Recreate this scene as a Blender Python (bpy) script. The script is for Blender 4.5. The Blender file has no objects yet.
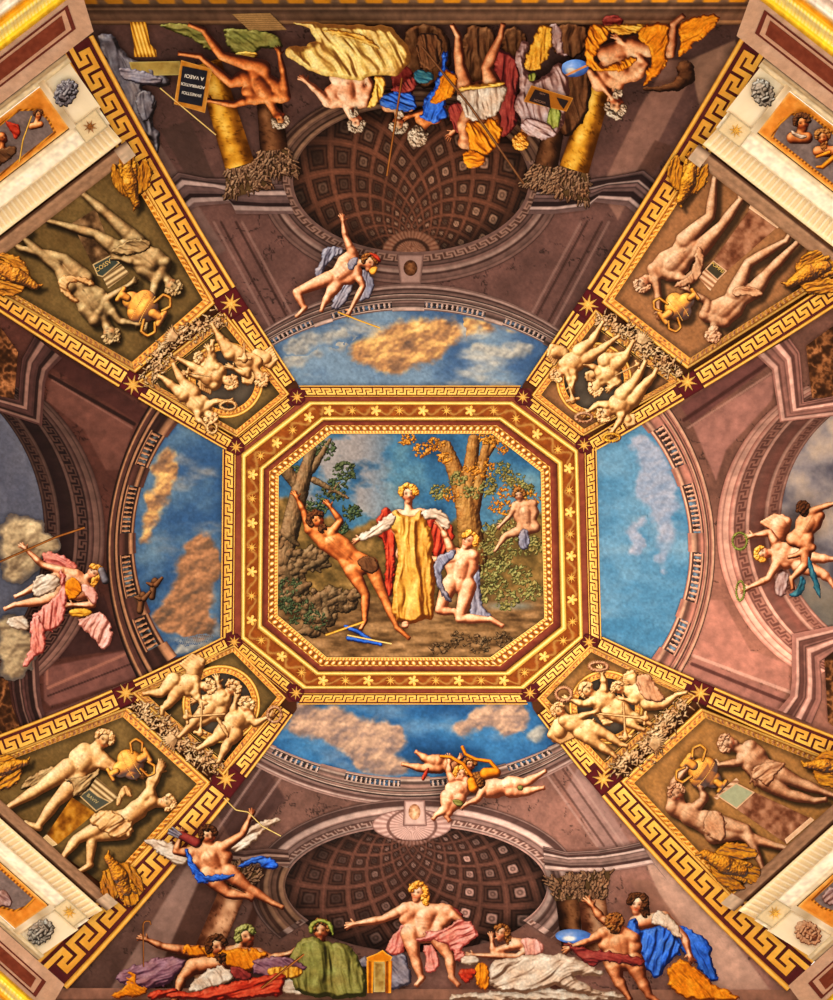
import bpy, math, numpy as np
from math import sin, cos, pi, hypot
rng = np.random.RandomState(7)
SC = bpy.context.scene
COL = SC.collection
CX, CY, FPX, CAMZ = 416.5, 500.0, 600.0, 1.6
# ---------------------------------------------------------------- vault shape
GC = np.array([411.0, 544.0])
_GN = [((0,-1),147),((0,1),149),((1,0),176),((-1,0),176),((-.634,-.773),186),((.634,-.773),186),((-.66,.75),183),((.66,.75),183)]
_a = np.linspace(0, pi/2, 200)
_h = 2.2+2.6*np.sin(_a); _D = 8-2.95*(1-np.cos(_a))
_t = np.concatenate([[0], _h/_D, np.linspace(.9505+.01, 2.2, 60)])
_Dt = np.concatenate([[8.0], _D, 4.8/np.linspace(.9505+.01, 2.2, 60)])
def depth(x, y):
    x = np.asarray(x, float)-GC[0]; y = np.asarray(y, float)-GC[1]
    s = 0
    for (nx, ny), w in _GN:
        s = s+np.maximum((x*nx+y*ny)/w, 0)**12
    g = s**(1/12.)
    return np.interp(g*.275, _t, _Dt)
def proj(x, y, off=0.0):
    """point of the vault seen at photo coordinate x, y, raised off metres from the plaster"""
    x = np.asarray(x, float); y = np.asarray(y, float)
    k = depth(x, y)-off
    return np.stack([(x-CX)/FPX*k, (y-CY)/FPX*k, CAMZ+k+0*x], -1)
# ---------------------------------------------------------------- noise
def _hash(i, j, s):
    n = (i*374761393+j*668265263+s*1442695041) & 0x7fffffff
    n = ((n ^ (n >> 13))*1274126177) & 0x7fffffff
    return ((n ^ (n >> 16)) & 0xffff)/65535.0
def vnoise(x, y, s=0):
    xi = np.floor(x).astype(np.int64); yi = np.floor(y).astype(np.int64)
    fx = x-xi; fy = y-yi; fx = fx*fx*(3-2*fx); fy = fy*fy*(3-2*fy)
    a = _hash(xi, yi, s); b = _hash(xi+1, yi, s); c = _hash(xi, yi+1, s); d = _hash(xi+1, yi+1, s)
    return (a*(1-fx)+b*fx)*(1-fy)+(c*(1-fx)+d*fx)*fy
def fbm(x, y, s=0, o=4):
    r = 0; a = .5; t = 0
    for k in range(o):
        r = r+a*vnoise(x*2**k, y*2**k, s+k*17); t += a; a *= .5
    return r/t
def sst(a, b, x):
    t = np.clip((x-a)/(b-a), 0, 1); return t*t*(3-2*t)
def C(*v): return np.array(v, float)
def mix(a, b, t):
    t = np.asarray(t)
    a = np.asarray(a, float); b = np.asarray(b, float)
    return a+(b-a)*t[..., None] if t.ndim else a+(b-a)*t
def ramp(t, stops):
    """stops: list of colours evenly spaced over 0..1"""
    n = len(stops)-1; t = np.clip(t, 0, 1)*n
    i = np.clip(t.astype(int), 0, n-1); f = (t-i)[..., None]
    S = np.array(stops, float)
    return S[i]*(1-f)+S[i+1]*f
def lin(c):
    c = np.clip(c/255.0, 0, 1)
    return np.where(c < .04045, c/12.92, ((c+.055)/1.055)**2.4)
# ---------------------------------------------------------------- materials
def material(name, rough=.8, metal=0.0, spec=.2, grain=.16, scale=9.0, bump=.15):
    m = bpy.data.materials.new(name); m.use_nodes = True
    nt = m.node_tree; N = nt.nodes; L = nt.links
    b = N['Principled BSDF']
    at = N.new('ShaderNodeAttribute'); at.attribute_name = 'Col'
    tc = N.new('ShaderNodeTexCoord')
    no = N.new('ShaderNodeTexNoise'); no.inputs['Scale'].default_value = scale; no.inputs['Detail'].default_value = 8
    no.inputs['Roughness'].default_value = .75
    L.new(tc.outputs['Object'], no.inputs['Vector'])
    mr = N.new('ShaderNodeMapRange'); mr.inputs['From Min'].default_value = .3; mr.inputs['From Max'].default_value = .7
    mr.inputs['To Min'].default_value = 1-grain; mr.inputs['To Max'].default_value = 1+grain
    L.new(no.outputs['Fac'], mr.inputs['Value'])
    mx = N.new('ShaderNodeVectorMath'); mx.operation = 'SCALE'
    L.new(at.outputs['Color'], mx.inputs[0]); L.new(mr.outputs['Result'], mx.inputs['Scale'])
    L.new(mx.outputs['Vector'], b.inputs['Base Color'])
    b.inputs['Roughness'].default_value = rough; b.inputs['Metallic'].default_value = metal
    b.inputs['Specular IOR Level'].default_value = spec
    bp = N.new('ShaderNodeBump'); bp.inputs['Strength'].default_value = bump; bp.inputs['Distance'].default_value = .01
    L.new(no.outputs['Fac'], bp.inputs['Height']); L.new(bp.outputs['Normal'], b.inputs['Normal'])
    return m
M_FRES = material('fresco_plaster', .85, 0, .1, .2, 12)
M_GILT = material('gilding', .45, .12, .4, .13, 14)
M_STUC = material('cream_stucco', .7, 0, .2, .05, 6)
# ---------------------------------------------------------------- objects
def thing(name, label, cat, x, y, group=None):
    o = bpy.data.objects.new(name, None); COL.objects.link(o)
    o.location = proj(x, y, 0).tolist(); o.empty_display_size = .1
    return tag(o, label, cat, group)
def tag(o, label, cat, group=None, kind=None):
    if label: o['label'] = label
    if cat: o['category'] = cat
    if group: o['group'] = group
    if kind: o['kind'] = kind
    return o
def mesh(name, P, F, col, mat, parent=None, smooth=True):
    """P (n,3) points, F (m,3|4) faces, col (n,3) sRGB 0..255"""
    me = bpy.data.meshes.new(name); P = np.asarray(P, np.float64); F = np.asarray(F, np.int32)
    org = P.mean(0) if parent is None else None
    if parent is not None:
        P = P-np.array(parent_loc(parent))
    else:
        P = P-org
    k = F.shape[1]; me.vertices.add(len(P)); me.vertices.foreach_set('co', P.ravel().astype(np.float32))
    me.loops.add(F.size); me.loops.foreach_set('vertex_index', F.ravel())
    me.polygons.add(len(F)); me.polygons.foreach_set('loop_start', np.arange(0, F.size, k, dtype=np.int32))
    me.polygons.foreach_set('use_smooth', np.full(len(F), smooth))
    me.update(calc_edges=True)
    col = np.broadcast_to(np.asarray(col, float), (len(P), 3))
    ca = me.color_attributes.new('Col', 'FLOAT_COLOR', 'POINT')
    c4 = np.ones((len(P), 4), np.float32); c4[:, :3] = lin(col); ca.data.foreach_set('color', c4.ravel())
    me.materials.append(mat)
    o = bpy.data.objects.new(name, me); COL.objects.link(o)
    if parent is not None: o.parent = parent
    else: o.location = org.tolist()
    return o
def parent_loc(p):
    v = np.array(p.location); q = p.parent
    while q: v = v+np.array(q.location); q = q.parent
    return v
# ---------------------------------------------------------------- signed distance of a polygon
def psdf(poly, x, y):
    P = np.asarray(poly, float); d = np.full(x.shape, 1e9); ins = np.zeros(x.shape, bool)
    for i in range(len(P)):
        a = P[i-1]; b = P[i]; e = b-a; L = e@e
        if L < 1e-9: continue
        t = np.clip(((x-a[0])*e[0]+(y-a[1])*e[1])/L, 0, 1)
        d = np.minimum(d, (x-a[0]-t*e[0])**2+(y-a[1]-t*e[1])**2)
        if a[1] != b[1]:
            c = ((a[1] > y) != (b[1] > y)) & (x < (b[0]-a[0])*(y-a[1])/(b[1]-a[1])+a[0])
            ins ^= c
    d = np.sqrt(d); return np.where(ins, d, -d)
def ldist(pts, x, y):
    """distance to a polyline, and length parameter"""
    P = np.asarray(pts, float); d = np.full(x.shape, 1e9); u = np.zeros(x.shape); s = 0
    for i in range(1, len(P)):
        a = P[i-1]; e = P[i]-a; L = hypot(*e)
        if L < 1e-6: continue
        t = np.clip(((x-a[0])*e[0]+(y-a[1])*e[1])/L/L, 0, 1)
        q = np.hypot(x-a[0]-t*e[0], y-a[1]-t*e[1]); m = q < d
        d = np.where(m, q, d); u = np.where(m, s+t*L, u); s += L
    return d, u
def chaikin(P, n=2):
    P = np.asarray(P, float)
    for _ in range(n):
        Q = np.roll(P, -1, 0); P = np.stack([P*.75+Q*.25, P*.25+Q*.75], 1).reshape(-1, 2)
    return P
def grid(x0, y0, x1, y1, res):
    xs = np.arange(x0-res*2, x1+res*2.5, res); ys = np.arange(y0-res*2, y1+res*2.5, res)
    return np.meshgrid(xs, ys)
def fieldmesh(name, X, Y, f, col, h, off, mat, parent=None, snap=True):
    """mesh of the cells where field f > 0; outline pulled on to f = 0; h (metres) is the relief"""
    c = (f[:-1, :-1]+f[1:, :-1]+f[:-1, 1:]+f[1:, 1:]) > 0
    if c.sum() == 0: return None
    used = np.zeros(f.shape, bool); full = np.zeros(f.shape, int)
    for a in (0, 1):
        for b in (0, 1):
            used[a:f.shape[0]-1+a, b:f.shape[1]-1+b] |= c
            full[a:f.shape[0]-1+a, b:f.shape[1]-1+b] += c
    bd = used & (full < 4)
    X = X.copy(); Y = Y.copy(); res = X[0, 1]-X[0, 0]
    if snap:
        gy, gx = np.gradient(f, res); g2 = gx*gx+gy*gy+1e-6
        k = np.where(bd, -f/g2, 0); dx = np.clip(k*gx, -.7*res, .7*res); dy = np.clip(k*gy, -.7*res, .7*res)
        X += dx; Y += dy
    idx = -np.ones(f.shape, int); idx[used] = np.arange(used.sum())
    F = np.stack([idx[:-1, :-1][c], idx[1:, :-1][c], idx[1:, 1:][c], idx[:-1, 1:][c]], 1)
    hh = np.broadcast_to(h, f.shape)[used]
    if np.ptp(hh) > 0 : hh = np.where(bd[used], hh*.3, hh)
    P = proj(X[used], Y[used], off+hh)
    cc = np.broadcast_to(col, f.shape+(3,))[used]
    return mesh(name, P, F, cc, mat, parent)
def patch(name, poly, colf, off=0., res=1., mat=None, parent=None, hf=None, sm=0):
    P = chaikin(poly, sm) if sm else np.asarray(poly, float)
    X, Y = grid(P[:, 0].min(), P[:, 1].min(), P[:, 0].max(), P[:, 1].max(), res)
    d = psdf(P, X, Y)
    col = colf(X, Y, d) if callable(colf) else np.asarray(colf, float)
    h = hf(X, Y, d) if hf else 0.
    return fieldmesh(name, X, Y, d, col, h, off, mat or M_FRES, parent)
def resample(P, n):
    P = np.asarray(P, float); s = np.r_[0, np.cumsum(np.hypot(*np.diff(P, axis=0).T))]
    t = np.linspace(0, s[-1], n); return np.stack([np.interp(t, s, P[:, 0]), np.interp(t, s, P[:, 1])], 1)
def loft(name, A, B, colf, hf=None, off=0., mat=None, parent=None, nt=9, res=1.2, raw=False):
    """strip between polyline A and polyline B; colf(u, t, L) with u length along in px, t 0..1 across"""
    A = np.asarray(A, float); B = np.asarray(B, float)
    LA = np.hypot(*np.diff(A, axis=0).T).sum()
    LB = np.hypot(*np.diff(B, axis=0).T).sum(); L = (LA+LB)/2
    if raw:   # keep corners: sample every segment by itself
        PA, PB = [], []
        for i in range(len(A)-1):
            n = max(2, int(hypot(*(A[i+1]-A[i]))/res)); t = np.linspace(0, 1, n+1)[:-1, None]
            PA.append(A[i]*(1-t)+A[i+1]*t); PB.append(B[i]*(1-t)+B[i+1]*t)
        PA.append(A[-1:]); PB.append(B[-1:]); PA = np.concatenate(PA); PB = np.concatenate(PB); n = len(PA)
    else:
        n = max(3, int(max(LA, LB)/res)); PA = resample(A, n); PB = resample(B, n)
    M = (PA+PB)/2; u1 = np.r_[0, np.cumsum(np.hypot(*np.diff(M, axis=0).T))]
    t = np.linspace(0, 1, nt); U, T = np.meshgrid(u1, t, indexing='ij')
    P = PA[:, None]*(1-t)[None, :, None]+PB[:, None]*t[None, :, None]
    h = hf(U, T) if hf else 0.
    pts = proj(P[..., 0], P[..., 1], off+h).reshape(-1, 3)
    col = np.broadcast_to(colf(U, T, u1[-1]) if callable(colf) else colf, U.shape+(3,)).reshape(-1, 3)
    i = np.arange(n*nt).reshape(n, nt)
    F = np.stack([i[:-1, :-1], i[1:, :-1], i[1:, 1:], i[:-1, 1:]], -1).reshape(-1, 4)
    return mesh(name, pts, F, col, mat or M_FRES, parent)
def arc3(p0, pm, p1, n=60, ext=0.):
    (ax, ay), (bx, by), (cx, cy) = p0, pm, p1
    d = 2*(ax*(by-cy)+bx*(cy-ay)+cx*(ay-by))
    ux = ((ax*ax+ay*ay)*(by-cy)+(bx*bx+by*by)*(cy-ay)+(cx*cx+cy*cy)*(ay-by))/d
    uy = ((ax*ax+ay*ay)*(cx-bx)+(bx*bx+by*by)*(ax-cx)+(cx*cx+cy*cy)*(bx-ax))/d
    r = hypot(ax-ux, ay-uy); a0 = math.atan2(ay-uy, ax-ux); am = math.atan2(by-uy, bx-ux); a1 = math.atan2(cy-uy, cx-ux)
    am = a0+((am-a0+pi) % (2*pi)-pi); a1 = am+((a1-am+pi) % (2*pi)-pi)
    a = np.linspace(a0-(am-a0)*ext, a1+(a1-am)*ext, n)
    return np.stack([ux+r*np.cos(a), uy+r*np.sin(a)], 1)
def quad3(p0, pm, p1, n=40):
    """smooth curve through three points"""
    p0, pm, p1 = map(lambda p: np.array(p, float), (p0, pm, p1))
    a = hypot(*(pm-p0)); b = hypot(*(p1-pm)); tm = a/(a+b); t = np.linspace(0, 1, n)[:, None]
    return p0*((t-tm)*(t-1)/(tm))+pm*(t*(t-1)/(tm*(tm-1)))+p1*(t*(t-tm)/(1-tm))
# tonal families (outline, shadow, middle, light, bright)
PAL = dict(
 skin=[(50,16,6),(122,56,26),(196,120,74),(240,182,130),(255,222,180)],
 bronze=[(45,14,6),(104,42,16),(170,84,34),(232,140,70),(255,196,136)],
 pale=[(84,36,18),(164,88,52),(226,158,112),(250,206,164),(255,234,204)],
 stone=[(34,22,10),(84,60,34),(158,124,78),(214,180,124),(246,222,172)],
 rose=[(70,34,20),(128,76,48),(194,140,100),(226,178,136),(246,212,174)],
 ivory=[(84,46,18),(150,98,50),(220,170,106),(246,208,148),(255,232,186)],
 gold=[(58,24,6),(140,76,14),(220,142,34),(250,194,78),(255,232,150)],
 ochre=[(70,34,2),(140,82,14),(214,150,36),(246,200,84),(255,232,140)],
 amber=[(90,40,6),(160,96,22),(212,156,60),(240,196,104),(252,226,156)],
 orange=[(74,26,2),(150,72,8),(216,124,14),(246,166,40),(255,206,96)],
 yellow=[(100,52,8),(176,116,26),(232,184,70),(250,220,120),(255,240,170)],
 straw=[(110,66,24),(170,124,50),(226,190,98),(246,222,140),(255,240,180)],
 blue=[(8,20,60),(20,50,130),(36,92,200),(70,128,232),(150,186,246)],
 azure=[(30,44,90),(50,84,160),(76,126,206),(120,160,226),(190,210,246)],
 slate=[(40,34,44),(84,78,92),(128,124,140),(176,172,184),(220,216,222)],
 teal=[(10,34,44),(22,64,84),(40,100,120),(80,140,150),(140,180,180)],
 red=[(60,8,6),(130,24,14),(186,48,26),(220,88,56),(246,150,120)],
 wine=[(40,8,10),(88,22,22),(130,40,36),(172,74,62),(210,130,110)],
 pink=[(110,34,28),(172,76,66),(214,126,112),(236,170,154),(252,214,200)],
 palepink=[(120,60,50),(180,112,98),(222,160,144),(240,194,180),(252,224,212)],
 lav=[(64,34,30),(118,80,74),(166,130,122),(206,178,172),(238,220,216)],
 purple=[(44,20,34),(88,50,66),(128,84,100),(166,124,136),(206,172,176)],
 white=[(90,62,44),(156,130,108),(206,186,164),(234,220,200),(254,248,236)],
 green=[(34,32,10),(74,72,28),(120,116,52),(158,154,84),(200,196,130)],
 lime=[(40,44,10),(90,100,30),(140,150,60),(180,190,100),(214,220,150)],
 brown=[(26,12,6),(56,30,16),(92,54,30),(130,84,50),(170,120,80)],
 grey=[(34,28,24),(76,68,58),(130,120,106),(190,182,168),(240,234,222)],
 steel=[(24,20,22),(60,54,60),(104,98,106),(150,146,150),(230,226,226)],
 darkh=[(14,6,3),(34,16,8),(60,30,14),(92,50,26),(130,80,44)],
 brownh=[(30,12,4),(66,30,10),(110,58,22),(160,96,40),(206,146,76)],
 blond=[(96,44,6),(160,90,16),(222,144,36),(250,192,78),(255,228,140)],
 greyh=[(50,34,24),(100,76,56),(156,130,104),(206,184,156),(240,226,206)],
 cloud=[(90,80,80),(140,126,116),(180,160,140),(206,186,162),(230,214,192)],
)
PAL = {k: np.array(v, float) for k, v in PAL.items()}
# ================================================================ the four painted faces
def sky_col(top, low, seed, wisp=.35, wc=(190,196,200)):
    top = C(*top); low = C(*low)
    def f(x, y, d):
        n = fbm(x/38, y/26, seed, 5); t = sst(.25, .75, n)
        c = mix(top, low, t)
        w = sst(.55, .8, fbm(x/60+3, y/22+7, seed+9, 5))*wisp
        c = mix(c, C(*wc), w)
        g = fbm(x/2.2, y/2.2, seed+3, 3)
        return c*(.86+.28*g)[..., None]
    return f
def stone_col(base, seed, vein=True, dark=.55):
    base = C(*base)
    def f(x, y, d):
        n = fbm(x/24, y/24, seed, 5); c = base*(.72+.5*n)[..., None]
        c = c*(.9+.2*fbm(x/2, y/2, seed+4, 2))[..., None]
        if vein:
            v = np.abs(fbm(x/14+9, y/14, seed+5, 5)-.5); m = sst(.022, .0, v)*sst(.46, .54, fbm(x/26, y/26, seed+8, 2))
            c = mix(c, base*.35, m*.85)
        return c
    return f
def bands(stops):
    """stops [(t, colour)] hard-ish moulding lines"""
    T = np.array([s[0] for s in stops]); K = np.array([s[1] for s in stops], float)
    def f(U, t, L=0):
        c = np.stack([np.interp(t, T, K[:, i]) for i in range(3)], -1)
        return c*(.84+.32*fbm(U/5, t*7, 3, 3))[..., None]
    return f
def mould(base, light, dark, n, seed=0):
    """classical moulding: n alternating fillets"""
    base, light, dark = C(*base), C(*light), C(*dark)
    r = np.random.RandomState(seed); st = []; t = 0
    w = r.uniform(.5, 1.6, n); w = w/w.sum()
    for i in range(n):
        k = [base, light, dark, base*.85][i % 4]*r.uniform(.9, 1.1)
        st += [(t+.002, k), (t+w[i]*.82, k*.93)]; t += w[i]
        st += [(min(t, .9999), dark*.75)]
    st.sort(key=lambda s: s[0])
    return bands(st)
def key_on(base, bg, per, v0, v1):
    """greek key carved inside a band at t in v0..v1"""
    base, bg = C(*base), C(*bg)
    def f(U, T, c):
        v = (T-v0)/(v1-v0); u = (U/per) % 1
        ins = (v > 0) & (v < 1)
        k = np.zeros(U.shape, bool)
        for (a, b, cc, d) in [(0,.12,0,1),(0,.72,0,.2),(.6,.76,0,.6),(.32,.76,.42,.6),(.3,.46,.42,1),(.3,1,.82,1)]:
            k |= (u >= a) & (u <= b) & (v >= cc) & (v <= d)
        r = np.where(ins[..., None], np.where(k[..., None], base, bg), c)
        return r
    return f

# ---- north face ----------------------------------------------------------------
SKYF = dict(N=sky_col((58,88,128), (112,138,162), 11, .9, (196,190,176)), S=sky_col((34,80,130), (56,116,168), 51, .35), W=sky_col((46,80,122), (92,122,146), 71, .8, (156,150,142)), E=sky_col((66,122,160), (104,150,180), 81, .25))
def lineset(x, y, lines, c):
    for (p, q, w, col, a) in lines:
        d, _ = ldist([p, q], x, y); c = mix(c, C(*col), sst(w, w*.5, d)*a)
    return c
BASE_N = stone_col((88,60,54), 1)
def wall_n(x, y, d):
    c = BASE_N(x, y, d)
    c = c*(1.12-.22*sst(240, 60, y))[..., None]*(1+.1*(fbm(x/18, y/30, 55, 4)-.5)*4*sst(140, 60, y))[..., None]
    # raking pilasters either side
    for (pts, col) in [([(128,120),(150,128),(226,250),(206,262)], (120,92,84)), ([(160,130),(190,120),(215,178),(190,182)], (70,50,44)),
                       ([(640,108),(668,60),(700,60),(618,220),(600,190)], (150,108,92)), ([(700,110),(690,60),(735,40),(742,60)], (160,120,96)),
                       ([(655,140),(672,146),(632,205),(622,196)], (84,54,44))]:
        m = sst(-1.2, 1.2, psdf(pts, x, y)); c = mix(c, C(*col)*(.8+.3*fbm(x/9, y/9, 5, 3))[..., None], m*.8)
    L = []
    for s, k in ((1, 0), (-1, 823)):
        for a in (0, 7, 22, 28):
            L.append(((k+s*(214+a), 222), (k+s*(272+a), 330), 1.6, (46,28,24) if a in (7,22) else (140,106,96), .7))
        for a in (0, 5, 9):
            L.append(((k+s*(262), 352-a), (k+s*(300), 330-a), 1.3, (150,116,104) if a == 5 else (52,32,28), .6))
    return lineset(x, y, L, c)
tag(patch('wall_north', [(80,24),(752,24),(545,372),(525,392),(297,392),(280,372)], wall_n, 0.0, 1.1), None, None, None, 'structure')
SKY_N = np.concatenate([arc3((262,352),(411,309),(556,350), 50), [(528,392),(294,392)]])
tag(patch('painted_sky', SKY_N, SKYF['N'], .006, 1.0),
    'blue painted sky with grey and ochre clouds above the octagon, below the top balustrade', 'sky')
def cloud(cx, cy, blobs, pal, label, seed, off=.012, group=None, skyc=None, clip=None):
    """billowing painted cloud: blobs (x, y, r)"""
    B = np.array(blobs, float); B[:, 2] *= 1.12; X, Y = grid((B[:, 0]-B[:, 2]).min()-9, (B[:, 1]-B[:, 2]).min()-9, (B[:, 0]+B[:, 2]).max()+9, (B[:, 1]+B[:, 2]).max()+9, 1.0)
    g = np.zeros(X.shape); wx = X+16*(fbm(X/16, Y/13, seed, 5)-.5); wy = Y+14*(fbm(X/16+40, Y/13, seed+1, 5)-.5)
    for bx, by, r in B:
        g += .85*np.exp(-((wx-bx)**2+(wy-by)**2)/(r*r*1.25))
    n = fbm(X/7, Y/7, seed+6, 4)-.5
    f = (np.minimum(g, 1.6)-.42+.5*n)*9
    if clip is not None: f = np.minimum(f, psdf(clip, X, Y))
    h = np.sqrt(np.maximum(g-.2, 0))*14+24*fbm(X/13, Y/11, seed+5, 3)
    gy, gx = np.gradient(h, 1.0); nz = 1/np.sqrt(1+gx*gx+gy*gy)
    t = (gx*.35+gy*.55)*nz*.62+.50+.5*(fbm(X/26, Y/18, seed+2, 4)-.5)
    t = .62*t+.38*(.5+1.5*(fbm(X/15+5, Y/11, seed+12, 5)-.5))
    col = ramp(t, np.array(pal, float)); sc = (SKYF[skyc](X, Y, 0) if isinstance(skyc, str) else np.broadcast_to(C(*skyc), col.shape)*(.86+.28*fbm(X/2.2, Y/2.2, 14, 3))[..., None]); fm = sst(.2, 4.6+3*n, f)
    col = mix(sc, col*(.88+.24*fbm(X/2, Y/2, seed+7, 2))[..., None], fm)
    o = fieldmesh('painted_cloud', X, Y, f, col, 0., off, M_FRES)
    return tag(o, label, 'cloud', group)
CL_OCH = [(70,60,60),(124,92,70),(180,130,84),(230,184,110),(248,216,150)]
CL_GRY = [(60,70,84),(110,116,122),(150,150,146),(184,180,168),(206,200,184)]
CL_PNK = [(84,74,80),(130,110,104),(176,142,120),(208,170,140),(226,192,160)]
CL_BRN = [(50,44,44),(92,72,58),(136,96,68),(180,124,84),(206,160,116)]
cloud(0, 0, [(362,352,13),(380,352,16),(398,340,18),(415,346,20),(432,340,16),(446,330,14),(390,362,11)], CL_OCH, 'ochre cloud in the middle of the top sky, lit yellow at its upper edge', 21, skyc='N', clip=SKY_N)
cloud(0, 0, [(452,330,9),(470,326,10),(490,326,9),(510,330,7)], CL_OCH, 'low brown cloud bank along the right of the top balustrade', 22, .010, skyc='N', clip=SKY_N)
cloud(0, 0, [(490,350,9),(510,352,10),(526,350,8),(478,346,5)], CL_GRY, 'pale grey cloud at the right end of the top sky', 23, .011, skyc='N', clip=SKY_N)
cloud(0, 0, [(290,346,9),(310,340,10),(330,336,9),(346,334,7),(300,352,6)], CL_GRY, 'long grey cloud at the left end of the top sky', 24, .011, skyc='N', clip=SKY_N)
cloud(0, 0, [(282,366,9),(300,360,9),(318,352,8),(338,346,8),(352,338,8)], CL_GRY, 'soft grey cloud streak above the left end of the top sky', 25, .0105, skyc='N', clip=SKY_N)
# ---- balustrades
def balustrade(label, inner, outer, n, gaps, stone, lightc, skyc, seed):
    """painted balustrade on a curve; inner = edge on the sky, outer = foot"""
    inner = np.asarray(inner); outer = np.asarray(outer)
    m = (inner+outer)/2; mid = m[len(m)//2]
    t = thing('balustrade', label, 'balustrade', mid[0], mid[1], None)
    def ln(A, B, a): return A*(1-a)+B*a
    st, lt = C(*stone), C(*lightc)
    loft('top_rail', ln(inner, outer, -.06), ln(inner, outer, .12), mould(st, lt, st*.5, 3, seed), None, .022, M_FRES, t, 7)
    loft('opening', ln(inner, outer, .11), ln(inner, outer, .44), lambda U, T, L: mix(st*.28, C(*skyc), sst(.4, .75, fbm(U/6, T*2, seed, 3))*.8), None, .018, M_FRES, t, 5)
    loft('foot_rail', ln(inner, outer, .42), ln(inner, outer, .56), mould(st, lt, st*.45, 3, seed+3), None, .022, M_FRES, t, 6)
    loft('arch_moulding', ln(inner, outer, .55), ln(inner, outer, 1.0), mould(st, lt*.92, st*.36, 7, seed+4), None, .020, M_FRES, t, 18)
    A = resample(ln(inner, outer, .12), 400); B = resample(ln(inner, outer, .43), 400)
    k = 0
    for g0, g1, cnt in gaps:
        for j in range(cnt):
            u = g0+(g1-g0)*(j+.5)/cnt; i = int(u*399); w = (g1-g0)/cnt*.5*.60*np.hypot(*np.diff(A, axis=0).T).sum()
            a, b = A[i], B[i]; ax = b-a; nrm = np.array([-ax[1], ax[0]])/hypot(*ax)
            prof = [(0,.8),(.12,.8),(.16,.45),(.3,.5),(.55,1.0),(.75,.8),(.85,.5),(.9,.85),(1,.85)]
            pts = []; cc = []
            for s, ww in prof:
                for q in (-1, 0, 1):
                    p = a+ax*s+nrm*w*ww*q; pts.append(p); cc.append([lt*1.08, lt*.95, st*.6][q+1] if True else 0)
            pts = np.array(pts); F = []
            for s in range(len(prof)-1):
                for q in (0, 1): F.append((s*3+q, s*3+q+1, s*3+q+4, s*3+q+3))
            mesh('baluster', proj(pts[:, 0], pts[:, 1], .026), F, np.array(cc), M_FRES, t); k += 1
    # solid pedestals between the runs
    us = [0]+[v for g in gaps for v in (g[0], g[1])]+[1]
    for i in range(0, len(us), 2):
        a, b = us[i], us[i+1]
        if b-a < .012: continue
        ia, ib = int(a*399), max(int(b*399), int(a*399)+2)
        I2 = resample(ln(inner, outer, -.12), 400)[ia:ib+1]; O2 = resample(ln(inner, outer, .56), 400)[ia:ib+1]
        loft('pedestal', I2, O2, mould(st*1.05, lt, st*.6, 5, seed+i), None, .028, M_FRES, t, 8)
    return t
NI = arc3((258,354),(411,309),(560,352), 60); NO = arc3((250,345),(411,293),(568,342), 60)
balustrade('mauve stone balustrade curving over the top sky', NI, NO, 0, [(.06,.20,9),(.26,.45,12),(.55,.74,12),(.80,.94,9)], (120,92,84), (190,160,146), (90,130,170), 3)
# ---- arches: stacked mouldings round the coffered domes
def ell(cx, cy, rx, ry, a0, a1, n=140):
    a = np.radians(np.linspace(a0, a1, n)); return np.stack([cx+rx*np.cos(a), cy+ry*np.sin(a)], 1)
def coffers(cx, cy, ax, ay, rx, ry, base, lit, seed, flip):
    """half dome seen from below, ribs and rosettes gathering towards the lantern at ax, ay"""
    base, lit = C(*base), C(*lit)
    def f(x, y, d):
        X = (x-ax); Y = (y-ay)*flip
        r = np.hypot(X/rx, Y/(2*ry)); th = np.arctan2(Y/(2*ry), X/rx)      # fan from the lantern
        rl = np.log(r+.16)/np.log(1.26)*.84; tl = th/(pi/15)*.68; ri = rl+tl; ti = rl-tl
        a = ri-np.floor(ri)-.5; b = ti-np.floor(ti)-.5
        m = np.maximum(np.abs(a), np.abs(b)); 
        n = fbm(x/30, y/30, seed, 4)
        c = base*(.72+.5*n)[..., None]; c = mix(c, base*1.35, sst(.46, .5, m)*.5)
        fr = sst(.40, .37, m); c = mix(c, base*.42, fr*.9)
        c = mix(c, base*.72, sst(.33, .30, m))
        c = mix(c, base*.38, sst(.25, .23, m))
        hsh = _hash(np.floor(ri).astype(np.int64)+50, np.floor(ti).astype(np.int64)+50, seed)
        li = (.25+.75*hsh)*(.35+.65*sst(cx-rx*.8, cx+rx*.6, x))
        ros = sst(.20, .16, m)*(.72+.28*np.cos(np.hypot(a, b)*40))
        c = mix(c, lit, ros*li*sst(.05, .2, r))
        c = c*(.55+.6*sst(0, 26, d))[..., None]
        lan = sst(30, 27, np.hypot(X, Y*1.35)); ray = .5+.5*np.cos(np.arctan2(Y, X)*34)
        c = mix(c, mix(base*1.15, lit, ray*.5), lan); c = mix(c, base*.6, lan*sst(3, 1, np.abs(np.hypot(X, Y*1.35)-17)))
        return c*(.86+.28*fbm(x/2, y/2, seed+1, 2))[..., None]
    return f
t = thing('coffered_dome', 'dark coffered half dome in the painted apse above the centre', 'dome', 411, 180)
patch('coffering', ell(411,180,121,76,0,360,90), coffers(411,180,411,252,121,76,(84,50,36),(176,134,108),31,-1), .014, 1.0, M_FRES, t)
kf = key_on((140,106,92), (70,46,38), 13, .10, .30)
mf = mould((112,82,74), (160,128,116), (58,38,34), 9, 2)
loft('archivolt', ell(411,180,118,72,-18,198), ell(411,180,152,104,-18,198), lambda U, T, L: kf(U, T, mf(U, T)), None, .020, M_FRES, t, 26)
mf2 = mould((104,74,60), (140,104,80), (50,32,26), 8, 5)
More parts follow.
